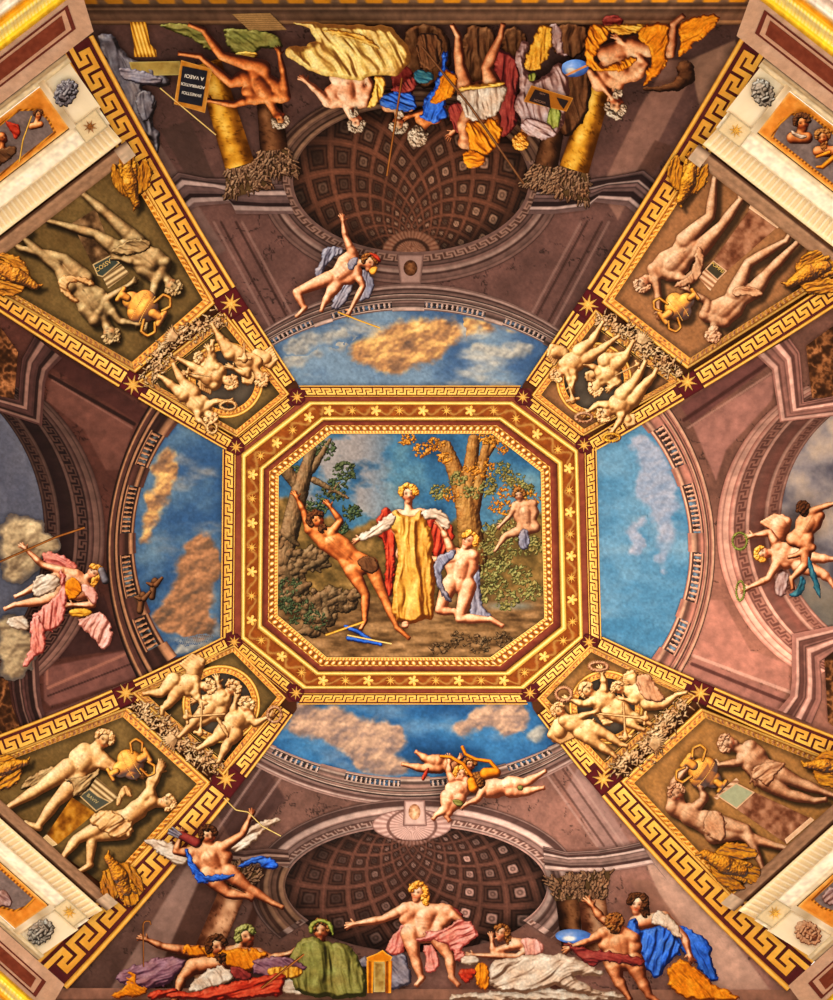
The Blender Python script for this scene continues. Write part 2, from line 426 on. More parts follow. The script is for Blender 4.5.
loft('upper_arch', ell(411,180,118,74,195,345), ell(411,186,146,100,195,345), lambda U, T, L: mf2(U, T), None, .022, M_FRES, t, 22)
k = patch('keystone', [(397,254),(424,254),(421,284),(400,284)], lambda x, y, d: mix(C(90,64,58), C(150,118,108), sst(0, 3, d)), .03, .8, M_FRES, t)
patch('lion_mask', ell(410.5,268,7,8,0,360,20), lambda x, y, d: ramp(fbm(x/2.2, y/2.2, 4, 2)*.5+d/12, PAL['brown']), .034, .6, M_FRES, k)
# spandrel mouldings of the big arch under the balustrade
mfs = mould((116,88,80), (156,126,116), (64,44,40), 7, 8)
tag(loft('trim_1', arc3((236,352),(411,284),(586,350), 60), arc3((250,345),(411,295),(568,342), 60), lambda U, T, L: mfs(U, T), None, .016, M_FRES, None, 16), None, None, None, 'structure')
# ---- entablatures (polyline of the lowest edge, depth vector)
def entab(label, A, B, cols, seed, off=.032, n=9):
    f = mould(*cols, n, seed)
    return tag(loft('entablature', A, B, lambda U, T, L: f(U, T), None, off, M_FRES, None, 24, 1.2, True), label, 'entablature')
STN = ((104,78,74), (178,150,142), (38,24,24))
entab('stepped mauve entablature left of the top apse', [(176,222),(196,206),(232,203),(236,214),(272,214),(294,214)], [(158,190),(178,172),(206,178),(226,178),(250,184),(282,184)], STN, 3)
entab('stepped mauve entablature right of the top apse', [(528,214),(552,214),(588,210),(594,202),(626,206),(650,226)], [(540,184),(572,184),(596,178),(614,176),(644,170),(668,190)], STN, 4)
def unit2(v): return v/hypot(*v)
CAPQ = []
# ---- columns
def column(label, base, top, r0, r1, pal, seed, capr=1.7, light=-1):
    base = np.array(base, float); top = np.array(top, float); ax = top-base; L = hypot(*ax); n = np.array([-ax[1], ax[0]])/L
    t = thing('column', label, 'column', *((base+top)/2))
    P = PAL[pal]
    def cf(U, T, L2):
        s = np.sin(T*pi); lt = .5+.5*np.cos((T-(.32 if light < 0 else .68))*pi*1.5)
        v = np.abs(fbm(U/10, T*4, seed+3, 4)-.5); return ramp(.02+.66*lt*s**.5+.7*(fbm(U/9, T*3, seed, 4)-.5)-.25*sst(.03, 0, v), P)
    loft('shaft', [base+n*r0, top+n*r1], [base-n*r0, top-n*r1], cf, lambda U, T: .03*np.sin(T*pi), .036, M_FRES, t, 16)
    c0 = top; c1 = top+ax/L*r1*1.9
    A = [c0+n*r1*1.02, c0+ax/L*r1+n*r1*1.3, c1+n*r1*capr]; B = [c0-n*r1*1.05, c0+ax/L*r1-n*r1*1.35, c1-n*r1*capr]
    rs = np.random.RandomState(seed); q = []
    for k in range(130):
        u_ = rs.uniform(0, 1); v_ = rs.uniform(-1, 1); wd = r1*(1.05+(capr-1.05)*u_)
        p = c0+ax/L*r1*1.9*u_+n*v_*wd; dr = unit2(ax/L*1.0+n*v_*.9); q.append((*p, 1.5, *(p+dr*rs.uniform(3, 6)+np.array([-dr[1], dr[0]])*rs.uniform(-2.5, 2.5)), .9, rs.uniform(0, 1.6)+2*u_))
    patch('bell', np.concatenate([np.array(A), np.array(B)[::-1]]), lambda x, y, d: ramp(.12+.25*fbm(x/3, y/3, seed, 3), PAL['stone']), .044, .8, M_FRES, t)
    CAPQ.append((q, t, seed))
    return t
column('golden column shaft behind the bronze nude at top left', (208,62), (240,166), 13, 15, 'ochre', 41)
column('shaded golden column close to the top left apse edge', (268,88), (274,150), 12, 14, 'brown', 42)
column('golden column beside the top right orange robed man', (604,72), (574,170), 12, 15, 'ochre', 43)
column('shaded column half hidden behind the top right column', (560,100), (546,166), 9, 12, 'brown', 44)

# ---- south face ----------------------------------------------------------------
BASE_S = stone_col((134,94,82), 2)
def wall_s(x, y, d):
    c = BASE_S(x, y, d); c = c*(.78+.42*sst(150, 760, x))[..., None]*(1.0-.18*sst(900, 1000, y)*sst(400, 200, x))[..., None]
    for (pts, col) in [([(210,800),(262,760),(286,800),(236,850)], (74,50,46)), ([(196,850),(214,850),(150,990),(110,990)], (150,118,106)), ([(210,856),(232,860),(190,960),(150,990)], (74,48,40)),
                       ([(566,790),(580,764),(632,846),(600,850)], (166,128,118)), ([(640,850),(668,850),(770,990),(700,990)], (206,164,142)), ([(630,880),(650,880),(720,980),(690,985)], (150,106,88)),
                       ([(232,960),(255,900),(262,900),(246,960)], (60,34,26))]:
        m = sst(-1.5, 1.5, psdf(pts, x, y)); c = mix(c, C(*col)*(.84+.3*fbm(x/8, y/8, 5, 3))[..., None], m*.85)
    L = []
    for s, k in ((1, 0), (-1, 830)):
        for a in (0, 7, 20, 27):
            L.append(((k+s*(206+a), 846), (k+s*(268+a), 758), 1.5, (70,44,38) if a in (7,20) else (186,150,138), .6))
    return lineset(x, y, L, c)
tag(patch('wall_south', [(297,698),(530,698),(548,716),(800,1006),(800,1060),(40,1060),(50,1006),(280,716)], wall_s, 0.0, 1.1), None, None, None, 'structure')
SI = arc3((256,738),(411,779),(566,740), 60); SO = arc3((246,748),(411,797),(576,748), 60)
SKY_S = np.concatenate([SI, [(534,700),(292,700)]])
tag(patch('painted_sky', SKY_S, SKYF['S'], .006, 1.0),
    'deep blue painted sky with pinkish clouds under the octagon, above the bottom balustrade', 'sky')
cloud(0, 0, [(300,724,12),(318,720,15),(338,726,17),(356,738,17),(372,748,17),(384,732,13),(396,738,10),(362,762,12),(386,768,12),(404,768,8),(300,708,8)], CL_PNK, 'large pinkish brown cloud filling the left of the bottom sky', 52, skyc='S', clip=SKY_S)
cloud(0, 0, [(474,722,10),(490,716,12),(508,716,13),(520,712,10),(460,730,8),(512,730,8)], CL_PNK, 'pale violet grey cloud at the right of the bottom sky', 53, skyc='S', clip=SKY_S)
cloud(0, 0, [(528,736,9),(544,732,8)], CL_GRY, 'small grey cloud by the lower right end of the bottom sky', 54, skyc='S', clip=SKY_S)
balustrade('pinkish stone balustrade curving under the bottom sky', SI, SO, 0, [(.07,.22,9),(.30,.47,12),(.56,.74,12),(.80,.94,8)], (156,120,108), (206,176,160), (70,130,180), 13)
tag(loft('trim_2', arc3((232,752),(411,806),(590,752), 60), arc3((246,748),(411,796),(576,748), 60), lambda U, T, L: mould((160,124,114), (200,168,156), (90,62,56), 5, 18)(U, T), None, .016, M_FRES, None, 12), None, None, None, 'structure')
t = thing('coffered_dome', 'dark coffered half dome behind the central nude at the bottom', 'dome', 416, 880)
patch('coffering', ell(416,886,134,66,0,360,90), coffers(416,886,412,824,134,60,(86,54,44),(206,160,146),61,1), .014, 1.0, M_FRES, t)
kf3 = key_on((190,154,140), (100,68,60), 13, .12, .32)
mf3 = mould((160,124,114), (204,172,160), (92,64,58), 8, 12)
loft('archivolt', ell(416,886,131,60,-215,35), ell(416,888,166,89,-215,35), lambda U, T, L: kf3(U, T, mf3(U, T))*(.72+.4*sst(30, 330, U))[..., None], None, .020, M_FRES, t, 26)
loft('lower_arch', ell(416,886,131,64,150,196), ell(416,888,160,92,150,196), lambda U, T, L: mf2(U, T), None, .021, M_FRES, t, 22)
loft('lower_arch', ell(416,886,131,64,-16,30), ell(416,888,160,92,-16,30), lambda U, T, L: mf3(U, T)*.85, None, .021, M_FRES, t, 22)
def fan(x, y, d):
    a = np.arctan2(y-826, x-412); r = np.hypot(x-412, (y-826)*1.5)
    c = mix(C(170,128,118), C(224,186,174), .5+.5*np.cos(a*40)); return mix(c, C(120,84,76), sst(2, 1, np.abs(r-24))+sst(2, 0, d))
patch('shell_niche', ell(412,825,40,16,0,360,40), fan, .024, .8, M_FRES, t)
k = patch('keystone', [(404,800),(425,800),(427,826),(403,826)], lambda x, y, d: mix(C(120,84,76), C(214,178,166), sst(0, 3, d)), .03, .8, M_FRES, t)
patch('lion_mask', ell(414.5,812,6,8,0,360,20), lambda x, y, d: ramp(fbm(x/2.2, y/2.2, 4, 2)*.6+.1+d/12, PAL['rose']), .034, .6, M_FRES, k)
STS = ((160,126,116), (222,190,178), (70,46,42))
entab('stepped stone entablature left of the bottom apse', [(164,856),(184,862),(206,868),(240,872),(262,866),(290,866)], [(176,832),(198,840),(216,846),(246,850),(268,848),(288,850)], ((104,76,68), (160,128,114), (56,36,32)), 6)
entab('stepped pale stone entablature right of the bottom apse', [(545,870),(572,872),(604,872),(632,868),(654,864),(672,886)], [(543,846),(566,852),(598,850),(622,846),(640,842),(650,860)], STS, 7)
column('mottled red marble column behind the wreathed figure at the bottom', (196,978), (234,888), 13, 13, 'rose', 45)
column('pale rose marble column behind the boy holding the globe at the bottom', (600,960), (592,900), 13, 14, 'rose', 46)
column('shaded column left of the boy holding the globe', (572,950), (568,900), 10, 12, 'brown', 47)
lf = mould((150,104,84), (206,156,130), (80,50,40), 4, 19)
tag(loft('trim_3', [(30,988),(800,990)], [(30,1060),(800,1060)], lambda U, T, L: lf(U, T), None, .03, M_FRES, None, 30), None, None, None, 'structure')

# ---- west and east faces ----------------------------------------------------------------
BASE_W = stone_col((82,46,38), 3); BASE_E = stone_col((140,92,76), 4)
def wall_w(x, y, d):
    c = BASE_W(x, y, d)
    for (pts, col) in [([(52,368),(60,350),(150,412),(140,424)], (64,34,30)), ([(46,400),(52,374),(134,424),(120,470),(106,470),(84,430)], (104,64,54)), ([(44,700),(44,668),(128,650),(140,676),(50,706)], (120,76,68)),
                       ([(44,660),(60,610),(104,596),(124,650)], (54,32,30)), ([(50,740),(46,712),(140,682),(146,690)], (98,60,56))]:
        m = sst(-1.2, 1.2, psdf(pts, x, y)); c = mix(c, C(*col)*(.8+.4*fbm(x/8, y/8, 5, 3))[..., None], m*.85)
    return lineset(x, y, [((50,376),(134,424),2.6,(30,16,14),.9),((52,380),(132,428),1,(140,96,84),.6),((48,688),(130,652),2.0,(160,104,86),.85),((47,684),(47,664),1.6,(160,104,86),.8),((48,696),(136,662),1.2,(44,24,22),.8),((46,715),(140,678),1,(140,96,84),.6)], c)
tag(patch('wall_west', [(-70,250),(0,300),(236,446),(236,642),(0,742),(-70,780)], wall_w, 0., 1.1), None, None, None, 'structure')
def wall_e(x, y, d):
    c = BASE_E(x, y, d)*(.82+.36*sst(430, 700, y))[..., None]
    for (pts, col) in [([(680,406),(774,340),(776,360),(692,424)], (96,56,52)), ([(693,426),(776,372),(772,400),(726,450),(716,480)], (160,108,96)), ([(690,655),(704,600),(722,600),(750,650),(788,664),(790,690)], (190,126,108)), ([(694,658),(786,694),(776,712),(684,672)], (168,110,96))]:
        m = sst(-1.2, 1.2, psdf(pts, x, y)); c = mix(c, C(*col)*(.8+.4*fbm(x/8, y/8, 5, 3))[..., None], m*.85)
    return lineset(x, y, [((684,420),(776,358),2.6,(60,32,28),.9),((688,428),(776,370),1.2,(206,156,138),.5),((694,656),(790,692),2.2,(226,172,152),.8),((692,664),(786,702),2.4,(84,46,40),.9),((684,674),(780,712),1.2,(120,74,64),.6)], c)
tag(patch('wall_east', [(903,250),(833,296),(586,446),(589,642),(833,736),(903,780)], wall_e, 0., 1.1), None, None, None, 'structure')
WI = arc3((176,420),(133,527),(173,658), 60); WO = arc3((150,404),(107,535),(138,680), 60)
tag(patch('painted_sky', np.concatenate([WI, [(224,648),(226,440)]]), SKYF['W'], .006, 1.0),
    'dark blue painted sky with brown clouds left of the octagon', 'sky')
cloud(0, 0, [(166,452,9),(160,470,10),(166,486,9),(158,504,11),(150,520,9),(146,538,8),(174,470,6),(148,500,6)], CL_OCH, 'tall thin tan cloud along the left balustrade', 72, skyc='W', clip=np.concatenate([WI, [(224,648),(226,440)]]))
cloud(0, 0, [(204,542,12),(196,560,15),(190,580,16),(206,560,12),(200,600,15),(184,604,12),(172,622,14),(190,626,14),(164,616,9),(212,570,9),(205,626,11)], CL_BRN, 'towering brown thundercloud with orange lit side left of the octagon', 73, skyc='W', clip=np.concatenate([WI, [(224,648),(226,440)]]))
cloud(0, 0, [(206,642,8),(190,648,10),(176,650,8)], CL_GRY, 'dark grey cloud at the bottom of the left sky', 74, skyc='W', clip=np.concatenate([WI, [(224,648),(226,440)]]))
EI = arc3((640,418),(691,541),(652,664), 60); EO = arc3((664,400),(715,538),(676,682), 60)
tag(patch('painted_sky', np.concatenate([EI, [(596,648),(592,440)]]), SKYF['E'], .006, 1.0),
    'plain light blue painted sky with one faded cloud right of the octagon', 'sky')
CL_FAD = [(104,132,160),(128,146,172),(146,158,180),(160,166,184),(180,180,192)]
cloud(0, 0, [(640,440,9),(650,452,14),(656,470,16),(650,490,13),(664,496,14),(662,515,12),(666,535,10),(662,556,8),(665,572,5)], CL_FAD, 'faded lilac cloud running down the right sky', 82, skyc='E', clip=np.concatenate([EI, [(596,648),(592,440)]]))
cloud(0, 0, [(638,520,7),(634,535,8),(632,552,7),(642,542,6)], CL_FAD, 'small faded lilac cloud next to the longer one in the right sky', 83, skyc='E', clip=np.concatenate([EI, [(596,648),(592,440)]]))
balustrade('shadowed brown balustrade curving along the left sky', WI, WO, 0, [(.08,.22,7),(.30,.48,10),(.56,.72,9),(.80,.93,6)], (84,50,42), (186,130,92), (130,150,160), 23)
balustrade('rose pink balustrade curving along the right sky', EI, EO, 0, [(.07,.23,8),(.30,.48,10),(.55,.73,9),(.80,.93,7)], (178,116,98), (228,172,140), (130,170,200), 33)
# side windows and their arches
def grey_sky(x, y, d):
    c = mix(C(70,74,92), C(98,98,110), fbm(x/22, y/30, 91, 4)); return c*(.88+.24*fbm(x/2, y/2, 92, 2))[..., None]
def side_arch(name, label, inner, outer, cols, seed, skyf, mid, keyc, out):
    t = thing(name, label, 'arch', *mid)
    patch('sky_opening', np.concatenate([inner, out]), skyf, .010, 1.1, M_FRES, t)
    A2 = np.asarray(inner); B = np.asarray(outer); bs, lt, dk = [C(*c) for c in cols]
    f = bands([(0,dk),(.03,lt*.8),(.05,bs*.7),(.20,bs*.7),(.21,lt*.9),(.25,lt*.7),(.27,dk),(.34,dk*1.1),(.46,bs*.62),(.50,dk),(.51,lt),(.545,lt*.85),(.56,bs*.66),(.72,bs*.7),(.73,dk),(.75,lt),(.80,bs*1.1),(.81,dk*1.3),(.83,lt*1.03),(.90,lt*.92),(.91,bs*.8),(.94,lt),(1,bs)])
    k1 = key_on(C(*keyc)*.95, dk*.9, 10, .07, .19); k2 = key_on(C(*keyc)*1.05, dk*.9, 11, .575, .705)
    def g(U, T, L): return k2(U, T, k1(U, T, f(U, T)))*(.72+.5*sst(0, 1, U/L))[..., None]
    loft('archivolt', A2, B, g, None, .018, M_FRES, t, 60)
    return t
side_arch('side_arch', 'dark arched opening on grey sky at the left edge', arc3((-30,385),(44,530),(-30,680), 80), arc3((30,388),(105,535),(30,684), 80), ((66,42,38), (112,80,70), (34,20,20)), 5, grey_sky, (70,520), (84,56,48), [(-80,680),(-80,385)])
def storm(x, y, d):
    c = ramp(fbm(x/22, y/26, 95, 5)*1.25-.15, [(50,46,56),(90,86,96),(140,130,130),(176,156,140),(210,170,140)])
    c = mix(c, C(96,90,80), sst(560, 610, y)*.8); return mix(c, C(44,36,40), sst(30, 0, np.hypot(x-800, y-530))*.6)
side_arch('side_arch', 'rose arched opening on storm clouds at the right edge', arc3((866,395),(781,520),(866,650), 80), arc3((806,386),(717,535),(812,678), 80), ((176,114,98), (226,168,146), (110,66,56)), 9, storm, (750,520), (150,100,84), [(903,650),(903,395)])
def vblock(label, A, B, cols, seed):
    f = mould(*cols, 9, seed)
    return tag(loft('entablature', A, B, lambda U, T, L: f(U, T), None, .034, M_FRES, None, 24, 1.2, True), label, 'entablature')
CW = ((80,50,46), (140,102,90), (40,24,22)); CE = ((170,114,100), (222,168,150), (100,62,54))
vblock('dark stepped entablature end at the upper left', [(62,358),(48,372),(45,384),(42,426),(0,412),(-40,412)], [(34,336),(22,358),(20,372),(18,400),(0,396),(-40,392)], CW, 3)
vblock('dark stepped entablature end at the lower left', [(50,726),(42,706),(40,690),(38,650),(20,640)], [(24,736),(16,712),(12,692),(10,664),(-10,650)], CW, 4)
vblock('rose stepped entablature end at the upper right', [(757,356),(772,370),(774,384),(780,422),(833,416),(870,416)], [(790,338),(800,352),(802,372),(804,402),(833,396),(870,392)], CE, 5)
vblock('rose stepped entablature end at the lower right', [(778,710),(790,696),(792,680),(792,634),(833,626),(870,622)], [(812,724),(822,700),(822,684),(820,662),(833,652),(870,648)], CE, 6)
def leafy(x, y, d):
    q = np.clip(1-4*np.abs(fbm(x/9, y/9, 8, 4)-.5), 0, 1)**2; return ramp(.06+.62*q*(.3+.9*fbm(x/11, y/11, 9, 3)), PAL['stone']*C(.95,.75,.68)[None])
for lab, poly in (('dark acanthus capital at the left edge, upper', [(-30,300),(4,332),(18,352),(14,400),(-30,396)]), ('dark acanthus capital at the left edge, lower', [(-30,668),(8,680),(12,706),(20,728),(-30,752)]),
                  ('rosy acanthus capital at the right edge, upper', [(806,346),(833,326),(866,310),(866,398),(812,398)]), ('rosy acanthus capital at the right edge, lower', [(824,652),(866,646),(866,752),(828,722)])):
    tag(patch('column_capital', poly, leafy, .03, .9, M_FRES), lab, 'capital')
# plain plaster carrying on past the painted fields, so the vault has no open edge
for nm_, (xa, ya, xb, yb), bf in (('left', (-260,-200,-50,1200), BASE_W), ('right', (883,-200,1093,1200), BASE_E), ('front', (-50,-240,883,-10), BASE_N), ('back', (-50,1040,883,1250), BASE_S)):
    tag(patch('wall_'+nm_, [(xa,ya),(xb,ya),(xb,yb),(xa,yb)], bf, -.03, 6.), None, None, None, 'structure')
for (xa, ya), bf in (((60,990), BASE_S), ((795,990), BASE_S), ((88,30), BASE_N), ((748,30), BASE_N)):
    tag(patch('wall_corner', [(xa-25,ya-25),(xa+25,ya-25),(xa+25,ya+25),(xa-25,ya+25)], lambda x, y, d, bf=bf: bf(x, y, d)*.9, -.01, 3.), None, None, None, 'structure')
# ================================================================ corner ribs with greek key
KEYSEG = [((0,0),(.667,0)),((.667,0),(.667,.5)),((.667,.5),(.333,.5)),((.333,.5),(.333,1)),((.333,1),(1,1)),((1,1),(1,0))]
def key_band(label, O, I, flip=False, rev=False, n=None, tone=1.0, group=None, edge=.13, off=.075):
    """gilded greek key between two border curves: O outer border, I inner border"""
    O = resample(O, 120); I = resample(I, 120); mid = (O[60]+I[60])/2
    t = thing('greek_key_border', label, 'border', mid[0], mid[1], group)
    lerp = lambda a: O*(1-a)+I*a
    gold = PAL['gold']
    def base(U, T, L): return mix(C(66,20,26), C(104,44,38), fbm(U/6, T*3, 3, 3))*tone
    loft('ground', lerp(0), lerp(1), base, None, off, M_FRES, t, 3, 3)
    def stripe(U, T, L): return ramp(.42+.4*np.sin(T*pi)+.2*(fbm(U/7, T*2, 5, 3)-.5), gold)*tone
    loft('gilt_fillet', lerp(-.005), lerp(edge), stripe, lambda U, T: .012*np.sin(T*pi), off+.006, M_GILT, t, 5, 3)
    loft('gilt_fillet', lerp(1-edge*.85), lerp(1.0), stripe, lambda U, T: .012*np.sin(T*pi), off+.006, M_GILT, t, 5, 3)
    a0, a1 = edge+.105, 1-edge*.85-.085
    w0 = hypot(*(O[0]-I[0])); w1 = hypot(*(O[-1]-I[-1])); L = np.hypot(*np.diff((O+I)/2, axis=0).T).sum()
    kw = a1-a0
    per = 1.36*kw
    N = L/per*((math.log(w1/w0)/(w1-w0)) if abs(w1-w0) > .5 else 2/(w0+w1))
    n = n or max(2, int(round(N)))
    def S(u):
        r = w1/w0
        if abs(r-1) < .03: return u/n
        return (r**(u/n)-1)/(r-1)
    def pt(u, v):
        s = np.clip(S(u), 0, 1)*119; i = np.minimum(s.astype(int), 118); f = (s-i)[..., None]
        o = O[i]*(1-f)+O[i+1]*f; q = I[i]*(1-f)+I[i+1]*f; a = (a0+v*(a1-a0))[..., None]
        return o*(1-a)+q*a
    hv = .120; hu = .106; V = []; F = []; K = []
    for k in range(n):
        segs = list(KEYSEG)
        for (u0, v0), (u1, v1) in segs:
            ua, ub = min(u0, u1)-hu, max(u0, u1)+hu; va, vb = min(v0, v1)*.72+.14-hv, max(v0, v1)*.72+.14+hv
            g = 3
            us = (np.linspace(ua, ub, g)+k+hu)/(n+2*hu)*n; vs = np.array([va, vb])
            if rev: us = n-us
            if flip: vs = 1-vs
            b = len(V)
            for q in range(g):
                for vv in vs: V.append((us[q], vv)); K.append(.62+.16*(vv-.5)+rng.uniform(-.05, .05))
            for q in range(g-1): F.append((b+2*q, b+2*q+1, b+2*q+3, b+2*q+2))
    V = np.array(V); P = pt(V[:, 0], V[:, 1])
    # link between periods: widen the last crossing
    mesh('meander', proj(P[:, 0], P[:, 1], off+.014), F, ramp(np.array(K)+.06, gold)*tone, M_GILT, t, False)
    dl = []
    return t
def star(label, x, y, r, rot, tile, group='gilt stars between the greek key borders', tilec=(84,22,26), off=.085, pal='gold'):
    t = thing('gilt_star', label, 'star', x, y, group)
    if tile is not None: patch('tile', tile, lambda X, Y, d: mix(C(*tilec)*.75, C(*tilec), sst(0, 2, d)), off-.002, 1., M_FRES, t)
    V = [(x, y)]; K = [.9]; F = []
    for i in range(16):
        a = rot+i*pi/8; q = r if i % 2 == 0 else r*.36; V.append((x+q*cos(a), y+q*sin(a))); K.append(.85 if i % 2 == 0 else .6)
    for i in range(16): F.append((0, 1+i, 1+(i+1) % 16))
    V = np.array(V); k = np.array(K); h = np.where(np.arange(17) == 0, .03, 0)
    mesh('rays', proj(V[:, 0], V[:, 1], off+.006+h), F, ramp(k, PAL[pal]), M_GILT, t, False)
    return t
def leafstrip(name, A, B, parent, tone=1.0, seed=0, per=6.5, off=.1, wide=True):
    """carved gilded leaf moulding"""
    def cf(U, T, L):
        u = (U/per) % 1; leaf = np.abs(u-.5-.2*np.sin(T*6))
        n = np.clip(1-4*np.abs(fbm(U/2.6, T*5, seed, 3)-.5), 0, 1)
        t = .16+.30*sst(.34, .05, leaf)+.42*n
        t = np.where(T < .34, .48+.42*np.sin(np.clip(T/.34, 0, 1)*pi), t); t = np.where((T > .34) & (T < .42), .12, t); t = np.where(T > .90, .6, t)
        return ramp(t, PAL['gold'])*tone*C(1.0,.96,.92)
    def hf(U, T): return .02*np.sin(np.clip(T/.34, 0, 1)*pi)*(T < .34)+.006*sst(.3, .05, np.abs(((U/per) % 1)-.5))*(T > .42)
    return loft(name, A, B, cf, hf, off, M_GILT, parent, 16, .8)
def poly_in(P, w):
    """inset a polygon by w (list of widths per edge)"""
    P = [np.array(p, float) for p in P]; n = len(P); cen = sum(P)/n; L = []
    for i in range(n):
        a, b = P[i], P[(i+1) % n]; e = (b-a)/hypot(*(b-a)); nn = np.array([-e[1], e[0]])
        if nn@(cen-a) < 0: nn = -nn
        ww = w[i] if isinstance(w, (list, tuple)) else w
        L.append((a+nn*ww, e))
    R = []
    for i in range(n):
        (p, e), (q, g) = L[i-1], L[i]
        M = np.array([[e[0], -g[0]], [e[1], -g[1]]]); s = np.linalg.solve(M, q-p); R.append(p+e*s[0])
    return R
CORN = dict(
 TL=dict(nm='upper left', A=((93,35),(201,230),(299,386)), wa=(36,28), B=((-60,272),(151,406.5),(235,455)), wb=(25,21), M1=(231,304), M2=(133,385), S1=(297,397), S2=(236,447),
   big=[(118,155),(203,300),(132,362),(-40,262),(-40,262)], small=[(224,324),(280,394),(236,430),(151,382)], ring=(225.6,380,38), wm=1.0,
   O=(122,141), d=(-.79,.61), e=(-60,-85)),
 TR=dict(nm='upper right', A=((741,37),(612,250),(522,386)), wa=(37,27), B=((893,268),(684,400),(588,455)), wb=(25,21), M1=(588,305), M2=(687,382), S1=(523,397), S2=(584,445),
   big=[(703,165),(614,299),(690,358),(873,242),(873,242)], small=[(596,321),(541,395),(584,429),(669,382)], ring=(594,380,38),
   O=(702.6,144.5), d=(.787,.617), e=(65.4,-84)),
 BL=dict(nm='lower left', A=((67,989),(189,850),(297,709)), wa=(42,28), B=((-60,755),(140,677),(228,634)), wb=(27,21), M1=(226,779), M2=(126,693), S1=(296,693), S2=(234,642),
   big=[(104,885),(197,784),(123,717),(-40,779),(-40,779)], small=[(223,764),(277,697),(233,652),(145,693)], ring=(221,704,39),
   O=(103,910), d=(-.746,-.666), e=(-68.4,47.7)),
 BR=dict(nm='lower right', A=((787,991),(648,850),(533,709)), wa=(42,28), B=((893,757),(700,681),(597,634)), wb=(27,21), M1=(603,779), M2=(700,693), S1=(530,693), S2=(589,642),
   big=[(738,893),(634,783),(705,718),(873,785),(873,785)], small=[(605,763),(546,698),(591,652),(683,696)], ring=(606,707,37),
   O=(738,910.5), d=(.743,-.669), e=(80,48.6)))
def inward(curve, w0, w1, cen):
    c = np.asarray(curve); tg = np.gradient(c, axis=0); tg /= np.hypot(tg[:, 0], tg[:, 1])[:, None]
    n = np.stack([-tg[:, 1], tg[:, 0]], 1)
    if ((cen-c[len(c)//2])@n[len(c)//2]) < 0: n = -n
    w = np.linspace(w0, w1, len(c))[:, None] if not hasattr(w0, '__len__') else np.asarray(w0)[:, None]
    return c+n*w
def cut(curve, i0, i1): return curve[i0:i1]
def nearest(curve, p): return int(np.argmin(np.hypot(curve[:, 0]-p[0], curve[:, 1]-p[1])))
CINFO = {}
